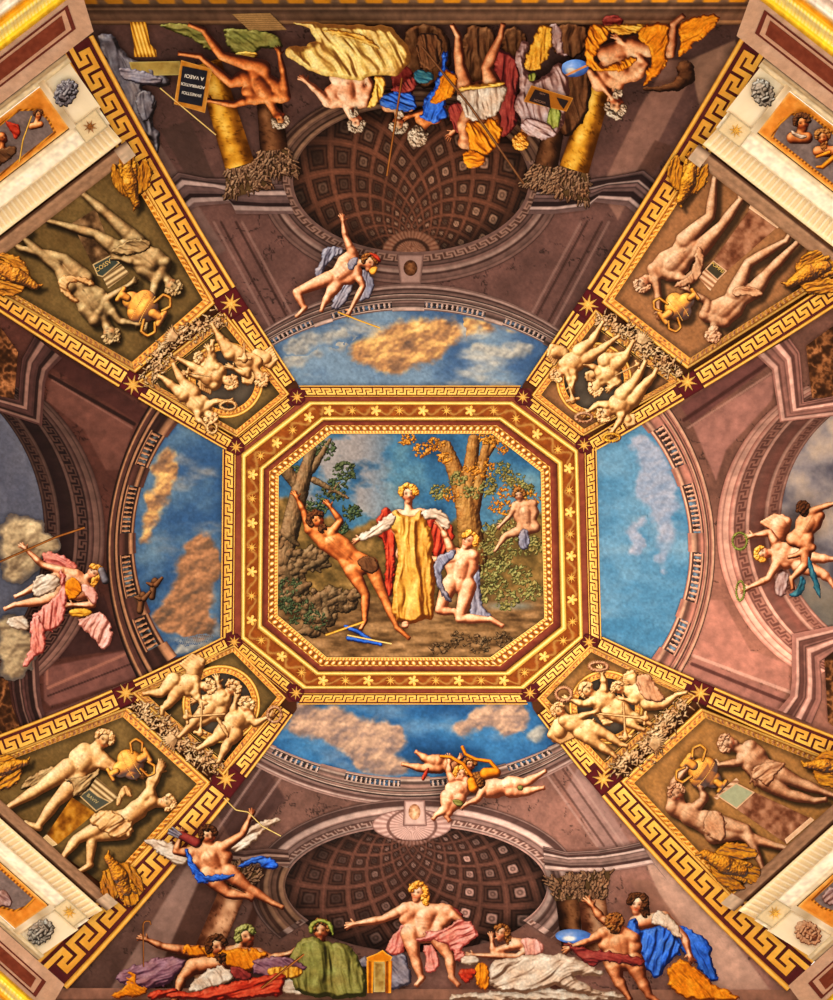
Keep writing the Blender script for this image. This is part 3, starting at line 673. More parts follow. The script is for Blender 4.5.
for key, q in CORN.items():
    A = quad3(*q['A'], n=400); B = quad3(*q['B'], n=400); cen = np.mean([q['M1'], q['M2'], q['S1'], q['S2']], 0)
    tone = 1.0
    # ground of the whole corner wedge
    gpoly = np.concatenate([A[::10], [A[-1]], [q['S1'], q['S2']], B[::-10], [B[0]], [(q['B'][0][0], q['B'][0][1]-(60 if key[0]=='T' else -60)), tuple(np.array(q['O'])+np.array(q['e'])*.9)]])
    tag(patch('wall_'+{'TL':'northwest','TR':'northeast','BL':'southwest','BR':'southeast'}[key], gpoly, lambda x, y, d: mix(C(50,24,12), C(92,50,24), fbm(x/12, y/12, 6, 3)), .045, 2.0), None, None, None, 'structure')
    m1 = nearest(A, q['M1']); m2 = nearest(B, q['M2']); s1 = nearest(A, q['S1']); s2 = nearest(B, q['S2'])
    def seglen(c, i, px):   # index px pixels away from i
        s = np.r_[0, np.cumsum(np.hypot(*np.diff(c, axis=0).T))]; return int(np.clip(np.searchsorted(s, s[i]+px), 0, len(c)-1))
    nmv, nmh = q['nm'].split()
    ia, ib = seglen(A, m1, -14), seglen(A, m1, 13); ic = seglen(A, s1, -8)
    AL = A[:ia+1]; AI = inward(AL, q['wa'][0], q['wa'][1], cen)
    AS = A[ib:ic+1]; ASI = inward(AS, 21, 15, cen)
    ja, jb = seglen(B, m2, -12), seglen(B, m2, 11); jc = seglen(B, s2, -7)
    BL_ = B[:ja+1]; BI = inward(BL_, q['wb'][0], q['wb'][1], cen)
    BS = B[jb:jc+1]; BSI = inward(BS, 18, 14, cen)
    fa = key in ('TL', 'BR')
    side = {'T': 'top', 'B': 'bottom'}[key[0]]; hz = {'L': 'left', 'R': 'right'}[key[1]]
    key_band(f'wide gilded greek key border between the {side} fresco and the {nmv} {nmh} statue panel', AL, AI, True, False, off=.085)
    key_band(f'narrow gilded greek key border between the {side} sky and the {nmv} {nmh} cherub panel', AS, ASI, False, False, off=.085)
    key_band(f'wide gilded greek key border between the {hz} arch fresco and the {nmv} {nmh} statue panel', BL_, BI, True, False, off=.085)
    key_band(f'narrow gilded greek key border between the {hz} sky and the {nmv} {nmh} cherub panel', BS, BSI, False, False, off=.085)
    # octagon-side key
    s1p, s2p = np.array(q['S1'], float), np.array(q['S2'], float); dd = (s2p-s1p)/hypot(*(s2p-s1p)); nn = np.array([-dd[1], dd[0]])
    if nn@(GC-s1p) < 0: nn = -nn
    OA = s1p+dd*8-nn*6.5; OB = s2p-dd*8-nn*6.5; IA = s1p+dd*8+nn*5.5; IB = s2p-dd*8+nn*5.5
    key_band(f'short gilded greek key border along the {nmv} {nmh} cut corner of the central octagon', [OA, OB], [IA, IB], False, False, edge=.06, off=.085)
    def tile_of(c, ci, i0, i1, w):
        return [tuple(c[i0]), tuple(c[i1]), tuple(inward(c, w, w, ci)[i1]), tuple(inward(c, w, w, ci)[i0])]
    star(f'gilt star beside the {side} fresco between the {nmv} {nmh} statues and cherubs', *q['M1'], 11, .2, tile_of(A, cen, ia, ib, 28), None)
    star(f'gilt star beside the {hz} arch fresco between the {nmv} {nmh} statues and cherubs', *q['M2'], 10.5, .2, tile_of(B, cen, ja, jb, 21), None)
    for nm2, s, c, i in ((side, s1p, A, ic), (hz, s2p, B, jc)):
        tl = [tuple(s+np.array([cos(a), sin(a)])*9) for a in np.arange(8)*pi/4+pi/8]
        star(f'small gilt star at the {nmv} {nmh} octagon corner touching the {nm2} sky', s[0], s[1], 7, .1, tl, None)
    # statue panel: carved frame and olive ground
    big = [np.array(p, float) for p in q['big'][:4]]
    t = thing('framed_panel', f'olive brown painted panel in a gilded leaf frame behind the {nmv} {nmh} statues', 'panel', *np.mean(big[:3], 0))
    CINFO[key] = dict(panel=t, big=big, A=A, B=B, AI=AI, BI=BI, cen=cen)
    o = poly_in([big[0], big[1], big[2], big[3]], [-8.5, -10.5, -8, 0])
    leafstrip('frame_side', [o[0], o[1]], [big[0], big[1]], t, 1., 3, 6.5)
    leafstrip('frame_side', [o[1], o[2]], [big[1], big[2]], t, 1., 4, 6.5)
    leafstrip('frame_side', [o[2], o[3]], [big[2], big[3]], t, .8, 5, 5.5)
    # cross border between M1 and M2 (greek key peeps out from behind the garland)
    m1p, m2p = np.array(q['M1'], float), np.array(q['M2'], float); dm = (m2p-m1p)/hypot(*(m2p-m1p))
    no = np.array([-dm[1], dm[0]]); no = no if no@(GC-m1p) > 0 else -no
    key_band(f'gilded greek key band under the {nmv} {nmh} garland', [m1p+dm*13-no*1, m2p-dm*12-no*1], [m1p+dm*13+no*13, m2p-dm*12+no*11], False, False, edge=.05, off=.083)
    # cherub panel with ring
    sm = [np.array(p, float) for p in q['small']]
    t2 = thing('framed_panel', f'small brown panel with a gilded ring behind the {nmv} {nmh} cherubs', 'panel', *np.mean(sm, 0))
    CINFO[key]['panel2'] = t2; CINFO[key]['small'] = sm; CINFO[key]['ring'] = q['ring']
    o = poly_in(sm, [-7.5, -6, -6, -9])
    for k in range(4):
        leafstrip('frame_side', [o[k], o[(k+1) % 4]], [sm[k], sm[(k+1) % 4]], t2, (1., 1., .85, .9)[k], 7+k, 4.6)
    x, y, r = q['ring']
    leafstrip('gilt_ring', ell(x, y, r, r, 0, 360, 100), ell(x, y, r-8, r-8, 0, 360, 100), t2, 1.05, 12, 4.2, .098)
    patch('dark_disc', ell(x, y, r-7.5, r-7.5, 0, 360, 60), lambda X, Y, d: mix(C(50,42,36), C(92,80,66), fbm(X/14, Y/14, 4, 4))*(.7+.3*sst(0, 8, d))[..., None], .092, 1., M_FRES, t2)

# ================================================================ central octagon
STAR8 = [(297,397),(523,397),(584,445),(589,642),(530,693),(296,693),(234,642),(236,447)]
PIC8 = [(331,434),(492,434),(540.5,472),(544,618),(490,657),(327,657),(278,615),(279,476)]
G1 = [(309,401.3),(512,401.3),(578,450),(583,638),(524,689),(303,689),(241,639),(241.5,454)]      # outer gold line
G2 = [(322,417),(501,417),(562,462),(566,629),(509,675),(317,675),(258,628),(260,468)]    # inner gold line
P0 = [(326,425.5),(497,425.5),(550,467),(553,623),(500,666),(321,666),(268,621),(269.5,471.5)]
def ringoff(a, b, t): return [tuple(np.array(p)*(1-t)+np.array(q)*t) for p, q in zip(a, b)]
def closed(P): return list(P)+[P[0]]
def oring(name, a, b, colf, hf, off, mat, parent, nt=7, res=1.):
    return loft(name, closed(a), closed(b), colf, hf, off, mat, parent, nt, res, True)
names = [('top', 0, 1), ('right', 2, 3), ('bottom', 4, 5), ('left', 6, 7)]
for nm, i, j in names:
    a, b = np.array(STAR8[i], float), np.array(STAR8[j], float); d = (b-a)/hypot(*(b-a)); n = np.array([-d[1], d[0]])
    if n@(GC-a) < 0: n = -n
    ow = dict(top=11.5, left=13.5, right=12.5, bottom=11.5)[nm]
    key_band(f'gilded greek key border along the {nm} side of the central octagon', [a+d*2-n*ow, b-d*2-n*ow], [a+d*8-n*.3, b-d*8-n*.3], False, False, edge=.11, off=.085)
tag(patch('ceiling', [tuple(GC+(np.array(p)-GC)*1.06) for p in STAR8], C(96,40,30), .055, 3.), None, None, None, 'structure')
fr = thing('octagonal_frame', 'gilded octagonal frame with flower border and beaded moulding round the ceiling picture', 'frame', 411, 400)
oring('red_ground', STAR8, P0, lambda U, T, L: mix(C(110,44,34), C(150,78,52), fbm(U/7, T*4, 3, 4)), None, .070, M_FRES, fr, 5, 2.5)
def goldline(U, T, L): return ramp(.45+.55*np.sin(T*pi)+.15*(fbm(U/9, T, 5, 2)-.5), PAL['yellow']*C(1,.96,.8)[None])
oring('outer_gilt_fillet', G1, ringoff(G1, G2, .24), goldline, lambda U, T: .04*np.sin(T*pi), .09, M_GILT, fr, 7)
oring('inner_gilt_fillet', ringoff(G1, G2, .97), ringoff(G2, P0, .40), goldline, lambda U, T: .05*np.sin(T*pi), .10, M_GILT, fr, 7)
def scroll(U, T, L):
    per = 23.; u = (U/per) % 1; v = T
    c = mix(C(112,48,16), C(160,84,26), fbm(U/4, T*3, 3, 3))
    w = np.abs(v-.5-.33*np.cos(u*2*pi)); c = mix(c, C(176,128,62), sst(.14, .05, w)*.9)
    lf = np.hypot((np.abs(u-.5)-.27)*2.6, (v-.5)*1.2); c = mix(c, C(176,124,60), sst(.30, .18, lf)*.5)
    return c
oring('scroll_border', ringoff(G1, G2, .24), ringoff(G1, G2, .97), scroll, None, .078, M_FRES, fr, 12, .8)
# flowers and small stars on the scroll border
MB = ringoff(G1, G2, .6); fl = 0
for i in range(8):
    a, b = np.array(MB[i]), np.array(MB[(i+1) % 8]); L = hypot(*(b-a)); n = max(2, int(round(L/23.)))
    for k in range(n):
        p = a+(b-a)*((k+.5)/n); V = [(p[0], p[1])]; F = []
        if (k+i) % 2 == 0:
            m = 5
            for j in range(2*m*2):
                an = j*pi/(m*2)*1.0; r = 5.6*(.45+.55*abs(cos(an*m/2.0))); V.append((p[0]+r*cos(an), p[1]+r*sin(an)))
        else:
            for j in range(16):
                an = j*pi/8; r = 5.6 if j % 2 == 0 else 1.8; V.append((p[0]+r*cos(an), p[1]+r*sin(an)))
        m = len(V)-1; F = [(0, 1+j, 1+(j+1) % m) for j in range(m)]; V = np.array(V)
        mesh('gilt_flower' if (k+i) % 2 == 0 else 'gilt_star', proj(V[:, 0], V[:, 1], .092+np.where(np.arange(len(V)) == 0, .02, 0)), F,
             ramp(np.where(np.arange(len(V)) == 0, .95, .72), PAL['gold']), M_GILT, fr, False)
def purple(U, T, L): return mix(C(96,34,26), C(140,70,46), fbm(U/6, T*2, 3, 3))*(.7+.5*T)[..., None]
oring('red_inner_band', ringoff(G2, P0, .38), P0, purple, None, .085, M_FRES, fr, 4)
def beads(U, T, L):
    u = (U/6.6) % 1; r = np.hypot((u-.5)*1.25, (T-.34)*1.5)
    t = .22+.78*sst(.56, .12, r); t = np.where((T > .66), .28+.5*sst(.5, .1, np.abs(((U/3.3) % 1)-.5)), t); t = np.where((T > .60) & (T < .66), .05, t)
    t = np.where(T < .06, .75, t); t = np.where(T > .93, .8, t)
    return ramp(t, PAL['gold']*C(1.08,1.06,1.25)[None])
def beadh(U, T):
    u = (U/6.6) % 1; r = np.hypot((u-.5)*1.25, (T-.34)*1.5); return .07*np.sqrt(np.clip(1-r*r*4, 0, 1))+.02*(T > .93)
oring('beaded_moulding', P0, ringoff(P0, PIC8, .97), beads, beadh, .105, M_GILT, fr, 22, .6)

# ================================================================ cornices in the four corners
def corner(key):
    q = CORN[key]; O = np.array(q['O'], float); d = np.array(q['d'], float); e = np.array(q['e'], float); nm = q['nm']
    P = lambda a, b: tuple(O+d*a+e*b)
    CRM = 0
    def cf(dark, light, ax=1.0):
        def f(x, y, dd): return mix(C(*dark), C(*light), fbm(x/14, y/14, 5, 3))
        return f
    def st(name, a0, a1, b0, b1, colf, hf, off, parent, nt=12, mat=M_STUC, a0b=None, a1b=None):
        A = [P(a0, b0), P(a1, b0)]; B = [P(a0 if a0b is None else a0b, b1), P(a1 if a1b is None else a1b, b1)]
        return loft(name, A, B, colf, hf, off, mat, parent, nt, 1.0)
    FAR = 190
    # ledge under the cornice
    t = thing('stone_ledge', f'grey brown stone ledge along the foot of the {nm} statue panel', 'ledge', *P(60, -.08))
    st('shelf', 12, FAR, -.17, -.02, bands([(0,(140,104,76)),(.2,(180,140,108)),(.5,(164,126,96)),(.8,(190,150,116)),(.85,(96,64,46)),(1,(80,54,40))]), lambda U, T: .06*T, .14, t, 10, M_FRES)
    st('end_block', -3, 12, -.19, -.02, bands([(0,(206,180,150)),(.8,(196,166,136)),(.9,(100,76,60)),(1,(90,66,50))]), None, .20, t, 8, M_STUC)
    # cream cornice
    t = thing('cream_cornice', f'cream stucco cornice with fluted band at the {nm} corner', 'cornice', *P(60, .3))
    def flute(U, T, L):
        u = (U/6.2) % 1; g = sst(.5, .2, np.abs(u-.5)); c = mix(C(255,240,206), C(222,194,142), g*sst(.05, .2, T)*sst(.98, .8, T)*.8)
        return mix(c, C(226,200,150), sst(.12, .04, T))
    st('fluted_band', 0, FAR, 0, .22, flute, lambda U, T: -.02*sst(.5, .2, np.abs(((U/6.2) % 1)-.5))*sst(.1, .2, T)*sst(.95, .8, T), .24, t, 14, M_STUC, 2)
    st('flat_band', 0, FAR, .20, .40, bands([(0,(222,196,148)),(.06,(255,244,216)),(.75,(255,240,210)),(.8,(214,190,146)),(.9,(244,226,190)),(1,(206,176,130))]), lambda U, T: .01+0*U, .27, t, 10)
    st('end_panel', -2, 36, .38, 1.0, lambda U, T, L: mix(C(244,226,188), C(255,242,212), fbm(U/9, T*3, 3, 3)), None, .262, t, 8)
    st('top_fillet', -4, FAR, .90, 1.0, bands([(0,(222,198,150)),(.4,(244,226,186)),(.6,(170,140,98)),(.8,(226,204,160)),(1,(60,40,30))]), lambda U, T: .02+0*U, .28, t, 8)
    st('frame_fillet', 29, 36, .38, .93, bands([(0,(240,222,186)),(.4,(196,168,124)),(.55,(250,236,206)),(1,(214,184,138))]), lambda U, T: .02+0*U, .282, t, 4, M_STUC)
    # end fillet drawn across
    x = P(18, .295); tl = [P(3, .19), P(31, .19), P(31, .40), P(3, .40)]
    star(f'dark gilt star on the cream cornice at the {nm} corner', x[0], x[1], 7.5, .25, tl, None, (228,206,160), .30, 'ochre' if key[1] == 'R' or key[0] == 'B' else 'brownh')
    # gilded picture
    t = thing('corner_picture', f'gilded octagonal picture with figures set in the {nm} cornice', 'picture', *P(60, .6))
    gp = [P(36, .41), P(36, .895), P(FAR, .895), P(FAR, .41)]
    patch('gilt_ground', gp, lambda x, y, dd: ramp(.55+.3*(fbm(x/5, y/5, 3, 3)-.5)+.25*sst(3, 0, dd), PAL['gold']*C(1.04,.96,1.1)[None]), .286, 1., M_GILT, t)
    pp = [P(49, .45), P(37+10, .60), P(50, .74), P(66, .85), P(FAR, .85), P(FAR, .45)]
    pin = poly_in(pp, 2.2)
    patch('rim', pp, lambda x, y, dd: ramp(.4+.4*np.sin((x+y)*1.1), PAL['orange']), .292, 1., M_GILT, t)
    patch('ground', pin, lambda x, y, dd: mix(C(104,88,84), C(138,118,112), fbm(x/9, y/9, 4, 4))*(.85+.3*fbm(x/2, y/2, 4, 2))[..., None], .296, 1., M_FRES, t)
    # slab above, painted brown panel
    t = thing('wall_slab', f'pink grey slab with a maroon sunk panel above the {nm} cornice', 'slab', *P(60, 1.15))
    st('slab_face', -40, FAR, 1.0, 1.40, lambda U, T, L: mix(C(192,150,120), C(214,176,148), fbm(U/12, T*4, 3, 3)), None, .36, t, 10, M_FRES, -54)
    st('maroon_border', -27, FAR, 1.125, 1.355, lambda U, T, L: C(104,44,34)+0*U[..., None], None, .366, t, 4, M_FRES, -34)
    st('pale_line', -23, FAR, 1.145, 1.335, lambda U, T, L: C(200,154,124)+0*U[..., None], None, .370, t, 4, M_FRES, -29)
    st('maroon_panel', -18, FAR, 1.175, 1.31, lambda U, T, L: mix(C(104,44,28), C(136,66,44), fbm(U/5, T*5, 3, 4)), None, .374, t, 6, M_FRES, -23)
    t = thing('gilt_cornice', f'bright gilded and white cornice in the extreme {nm} corner', 'cornice', *P(60, 1.5))
    bc = bands([(0,(250,196,24)),(.10,(255,214,40)),(.16,(255,240,160)),(.22,(255,206,30)),(.30,(226,150,20)),(.34,(255,244,220)),(.5,(214,190,180)),(.62,(250,240,220)),(.66,(230,190,120)),(.72,(255,214,60)),(.82,(255,230,140)),(.86,(214,180,160)),(1,(250,200,40))])
    def eggs(U, T, L):
        c = bc(U, T, L); g = sst(.5, .15, np.abs(((U/4.5) % 1)-.5))*(T > .10)*(T < .24); return mix(c, C(255,250,200), g*.6)
    st('mouldings', -60, FAR, 1.40, 2.2, eggs, lambda U, T: .15*T+.02*np.sin(T*40), .40, t, 50, M_GILT, -110)
for key in CORN: corner(key)
# top frieze
tf = bands([(0,(96,70,52)),(.5,(120,92,66)),(.62,(60,40,30)),(.66,(150,112,80)),(.70,(70,48,36)),(.80,(118,86,64)),(.90,(96,66,50)),(.93,(170,124,80)),(1,(60,38,28))])
def frieze(U, T, L):
    c = tf(U, T, L); u = (U/26) % 1; a = sst(.42, .3, np.hypot((u-.5), (T-.42)*1.6)); c = mix(c, C(206,134,26), a*(T < .55)); return c*(.8+.4*sst(0, 700, U))[..., None]
tag(loft('trim_4', [(60,-22),(775,-26)], [(90,25),(744,25)], frieze, lambda U, T: .05*(1-T), .05, M_FRES, None, 40, 1.5), None, None, None, 'structure')
# ================================================================ figures
FR = dict(a=(160,20,.168), b=(270,10,.168), c=(380,10,.192), d=(490,10,.168), e=(570,0,.192), f=(280,200,.144), g=(0,180,.24), h=(140,310,.168), i=(540,310,.168),
          j=(633,160,.24), k=(0,510,.19), l=(713,480,.144), m=(0,700,.24), n=(140,640,.18), o=(540,640,.192), p=(633,700,.24), q=(110,790,.216), r=(390,740,.204),
          s=(110,900,.252), t=(320,870,.216), u=(450,900,.216), v=(550,860,.228), w=(270,420,.336), x=(0,0,1.), y=(0,90,.096), z=(740,80,.1116))
def T(fr, p):
    x0, y0, s = FR[fr]
    if isinstance(p, np.ndarray) or isinstance(p[0], (tuple, list, np.ndarray)): return np.array(p, float)*s+np.array([x0, y0])
    return np.array([x0+p[0]*s, y0+p[1]*s])
LDIR = np.array([-.54, -.62, .57])
def capfield(caps, X, Y):
    """caps: (x0,y0,r0,x1,y1,r1,z).  returns signed field and relief height"""
    f = np.full(X.shape, -99.); h = np.full(X.shape, -99.)
    for x0, y0, r0, x1, y1, r1, z in caps:
        ex, ey = x1-x0, y1-y0; L = ex*ex+ey*ey
        t = np.clip(((X-x0)*ex+(Y-y0)*ey)/L, 0, 1) if L > 1e-6 else 0*X
        r = r0+(r1-r0)*t; d = np.hypot(X-x0-t*ex, Y-y0-t*ey)
        f = np.maximum(f, r-d); h = np.maximum(h, np.where(d < r*1.02, z+np.sqrt(np.maximum(r*r-d*d, 0)), -99))
    return f, h
def blur(a, n=1):
    for _ in range(n):
        b = np.pad(a, 1, mode='edge')
        a = (b[:-2, 1:-1]+b[2:, 1:-1]+b[1:-1, :-2]+b[1:-1, 2:]+2*a)/6
    return a
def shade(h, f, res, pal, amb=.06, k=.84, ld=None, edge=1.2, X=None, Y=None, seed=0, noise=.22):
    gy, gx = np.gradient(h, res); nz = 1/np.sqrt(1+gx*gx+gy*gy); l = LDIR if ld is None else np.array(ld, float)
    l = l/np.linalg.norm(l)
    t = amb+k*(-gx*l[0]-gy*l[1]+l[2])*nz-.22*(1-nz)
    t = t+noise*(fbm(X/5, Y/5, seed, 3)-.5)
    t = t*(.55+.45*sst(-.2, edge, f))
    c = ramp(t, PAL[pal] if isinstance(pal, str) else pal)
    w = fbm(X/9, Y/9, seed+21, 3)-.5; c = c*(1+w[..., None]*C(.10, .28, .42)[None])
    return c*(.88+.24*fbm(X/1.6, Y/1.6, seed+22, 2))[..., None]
def relief(name, caps, pal, off, parent, res=.6, seed=0, ld=None, extra=None, rough=0, mat=None, bl=1, amb=.06, k=.84, cap=.02, paint=None, edge=1.0, noise=.22):
    c = np.array(caps, float); x0 = min((c[:, 0]-c[:, 2]).min(), (c[:, 3]-c[:, 5]).min()); x1 = max((c[:, 0]+c[:, 2]).max(), (c[:, 3]+c[:, 5]).max())
    y0 = min((c[:, 1]-c[:, 2]).min(), (c[:, 4]-c[:, 5]).min()); y1 = max((c[:, 1]+c[:, 2]).max(), (c[:, 4]+c[:, 5]).max())
    X, Y = grid(x0, y0, x1, y1, res); WX, WY = X, Y
    if rough: WX = X+rough*(fbm(X/2.6, Y/2.6, seed+3, 3)-.5)*2; WY = Y+rough*(fbm(X/2.6+31, Y/2.6, seed+4, 3)-.5)*2
    f, h = capfield(caps, WX, WY)
    if extra is not None: h = np.where(h > -50, h+extra(X, Y), h)
    if CLIP is not None: f = np.minimum(f, psdf(CLIP, X, Y))
    hb = np.where(h > -50, h, 0); hb = blur(hb, bl)
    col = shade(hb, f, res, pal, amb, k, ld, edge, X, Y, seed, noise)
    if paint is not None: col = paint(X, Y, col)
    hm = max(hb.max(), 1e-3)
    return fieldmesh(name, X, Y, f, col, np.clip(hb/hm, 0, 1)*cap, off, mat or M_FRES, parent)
def drape(name, poly, pal, ang, off, parent, seed=0, freq=1.0, amp=1.0, pin=None, res=.7, sm=2, ld=None, cap=.012, amb=.14, mat=None, clip=None, k=.74):
    """cloth with folds running along angle ang (degrees) or fanning from pin"""
    P = chaikin(poly, sm); size = math.sqrt(abs(0.5*np.sum(P[:, 0]*np.roll(P[:, 1], 1)-P[:, 1]*np.roll(P[:, 0], 1))))
    X, Y = grid(P[:, 0].min()-2, P[:, 1].min()-2, P[:, 0].max()+2, P[:, 1].max()+2, res); q = min(3.2, size*.09); g = max(3, size*.16)
    d = psdf(P, X+q*(fbm(X/g, Y/g, seed+31, 3)-.5)*2, Y+q*(fbm(X/g+9, Y/g, seed+32, 3)-.5)*2)
    w = max(2.2, size*.085)/freq
    if pin is None:
        a = math.radians(ang); u = X*cos(a)+Y*sin(a); v = -X*sin(a)+Y*cos(a)
        v = v+w*1.5*(fbm(u/(w*7), v/(w*4), seed+2, 3)-.5)*2; u = u/(w*8); v = v/w
    else:
        dx, dy = X-pin[0], Y-pin[1]; r = np.hypot(dx, dy); th = np.arctan2(dy, dx); u = r/(w*5); v = th*size*.55/w+1.2*(fbm(r/(w*3), th*3, seed+2, 3)-.5)*2
    n1 = fbm(v*.62, u*.8, seed, 2); n1 = np.where(n1 > .5, .5+(n1-.5)*.8, n1); n4 = 1-np.abs(fbm(v*.5+7, u*.9, seed+3, 2)*2-1)*1.6; n3 = fbm(v*1.9+11, u*2.2, seed+5, 2)
    h = (n1*2.3+np.clip(n4, 0, 1)*.55+n3*.55)*w*.9*amp
    dome = np.minimum(np.sqrt(np.maximum(d, 0)*size*.05), size*.06); h = h*sst(-2.5, w*.8, d)+dome
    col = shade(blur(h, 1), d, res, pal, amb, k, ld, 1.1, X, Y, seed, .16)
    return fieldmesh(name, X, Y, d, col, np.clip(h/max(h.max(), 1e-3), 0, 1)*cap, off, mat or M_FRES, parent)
def lerp2(a, b, t): return np.array(a)*(1-t)+np.array(b)*t
def unit(v): v = np.array(v, float); return v/(hypot(*v)+1e-9)
def hand(c, E, W, r, z, spread=.34, ln=1.0):
    """palm, four unequal fingers and a thumb beyond the wrist W, pointing away from the elbow E"""
    d = unit(np.array(W)-np.array(E)); n = np.array([-d[1], d[0]]); W = np.array(W, float)
    pc = W+d*r*1.5; c.append((*W, r*.95, *pc, r*1.15, z))
    for i, (a, l) in enumerate(((-1, 1.9), (-.35, 2.3), (.3, 2.15), (.95, 1.6))):
        b = pc+n*a*r*.75+d*r*.4; m = b+unit(d+n*a*spread)*r*l*ln*.6; e = m+unit(d+n*(a*spread-.25))*r*l*ln*.5
        c.append((*b, r*.36, *m, r*.33, z+.1*r)); c.append((*m, r*.33, *e, r*.25, z+.1*r))
    tb = W+n*r*.8+d*r*.5; te = tb+unit(d*.7+n)*r*1.6; c.append((*tb, r*.42, *te, r*.3, z+.2*r))
def foot(c, K, A, Tt, r, z):
    A = np.array(A, float); Tt = np.array(Tt, float); d = unit(Tt-A); n = np.array([-d[1], d[0]])
    hl = A-d*r*.6; c.append((*hl, r*.95, *A, r*.95, z)); c.append((*A, r, *Tt, r*.72, z))
    for a in (-.6, -.1, .35, .7): q = Tt+n*a*r*.8; c.append((*q, r*.33, *(q+d*r*.55), r*.27, z+.1*r))
def body_caps(s, hr):
    """s: joints in photo px.  limbs taper; torso with chest, waist, hips"""
    c = []; fat = s.get('fat', 1.0); q = hr*fat; S, P = s.get('S'), s.get('P'); H = s.get('H'); N = s.get('N')
    if S is not None:
        S = [np.array(p, float) for p in S]; Sm = (S[0]+S[1])/2
        if N is None and H is not None: N = lerp2(Sm, H, .42)
        c.append((*S[0], q*.62, *S[1], q*.62, .1*q))
        if N is not None: c.append((*Sm, q*.62, *N, q*.44, .1*q)); 
        if N is not None and H is not None: c.append((*N, q*.42, *lerp2(N, H, .6), q*.46, .1*q))
    if S is not None and P is not None:
        P = [np.array(p, float) for p in P]; Pm = (P[0]+P[1])/2; ch = lerp2(Sm, Pm, .30); ws = lerp2(Sm, Pm, .66)
        for i in (0, 1):
            c.append((*lerp2(S[i], Sm, .25), q*.72, *lerp2(S[i], P[i], .36), q*.74, 0)); c.append((*lerp2(S[i], P[i], .36), q*.72, *lerp2(lerp2(S[i], P[i], .68), ws, .35), q*.62, 0))
            c.append((*lerp2(lerp2(S[i], P[i], .68), ws, .35), q*.62, *P[i], q*.78, 0))
        c.append((*ch, q*.95, *ws, q*.8, .1*q)); c.append((*ws, q*.8, *Pm, q*.85, 0)); c.append((*P[0], q*.8, *P[1], q*.8, 0))
    for i in (0, 1):
        if S is not None and s.get('E') and s['E'][i] is not None:
            E = s['E'][i]; z = s.get('ez', (.45, .45))[i]*q; m = lerp2(S[i], E, .45)
            c.append((*S[i], q*.56, *m, q*.47, z*.6)); c.append((*m, q*.47, *E, q*.34, z))
            if s.get('W') and s['W'][i] is not None:
                W = np.array(s['W'][i], float); m = lerp2(E, W, .3); c.append((*E, q*.34, *m, q*.38, z)); c.append((*m, q*.38, *W, q*.22, z+.1*q)); hand(c, E, W, q*.24, z+.2*q)
        if P is not None and s.get('K') and s['K'][i] is not None:
            K = s['K'][i]; z = s.get('kz', (.35, .2))[i]*q; m = lerp2(P[i], K, .4)
            c.append((*P[i], q*.86, *m, q*.74, z*.7)); c.append((*m, q*.74, *K, q*.48, z))
            if s.get('A') and s['A'][i] is not None:
                A = np.array(s['A'][i], float); m = lerp2(K, A, .32); c.append((*K, q*.48, *m, q*.50, z)); c.append((*m, q*.50, *A, q*.26, z))
                Tt = s['T'][i] if s.get('T') and s['T'][i] is not None else A+unit(A-np.array(K))*q*.9; foot(c, K, A, Tt, q*.30, z)
    return c, N
def head_caps(H, up, hr, tn):
    u = unit(up); n = np.array([-u[1], u[0]]); H = np.array(H, float)
    c = [(*(H+u*hr*.28), hr*.80, *(H+u*.05*hr), hr*.78, .35*hr), (*(H+u*hr*.1+n*tn*.2*hr), hr*.72, *(H-u*hr*.62+n*tn*.28*hr), hr*.42, .4*hr)]
    if tn is not None:
        c.append((*(H+n*tn*.78*hr+u*.05*hr), hr*.1, *(H+n*tn*.95*hr-u*.22*hr), hr*.13, .5*hr) if abs(tn) > .55 else (*(H+n*tn*.5*hr+u*.1*hr), hr*.08, *(H+n*tn*.6*hr-u*.2*hr), hr*.15, 1.05*hr))
        e = H-n*np.sign(tn or 1)*(.72-.3*abs(tn))*hr; c.append((*(e+u*.1*hr), hr*.14, *(e-u*.15*hr), hr*.1, .75*hr))
    return c
def face_paint(H, up, hr, tn, pal):
    u = unit(up); n = np.array([-u[1], u[0]]); H = np.array(H, float); dark = PAL[pal][0]; lip = PAL[pal][1]*C(1.25,.7,.6); lt = PAL[pal][4]
    def p(X, Y, c):
        b = ((X-H[0])*u[0]+(Y-H[1])*u[1])/hr; a = ((X-H[0])*n[0]+(Y-H[1])*n[1])/hr
        g = lambda a0, b0, sa, sb: np.exp(-((a-a0)/sa)**2-((b-b0)/sb)**2)
        k = tn*.42; w = .30*(1-.35*abs(tn))
        for s in (-1, 1):
            c = mix(c, dark, .62*g(k+s*w, .10, .17, .12)); c = mix(c, dark*.6, .85*g(k+s*w, .06, .09, .06)); c = mix(c, dark, .4*g(k+s*w, .25, .2, .05))
            c = mix(c, C(236,130,92)*(PAL[pal][3]/255), .35*g(k+s*w*1.5, -.25, .2, .16))
        c = mix(c, lt, .5*g(k*1.35, -.05, .07, .2)); c = mix(c, dark, .45*g(k*1.35+.07*np.sign(tn or 1), -.24, .13, .06))
        c = mix(c, lip, .75*g(k*1.2, -.48, .19, .07)); c = mix(c, dark, .3*g(k*1.1, -.64, .14, .05)); c = mix(c, lt, .25*g(k, .45, .3, .2))
        return c
    return p
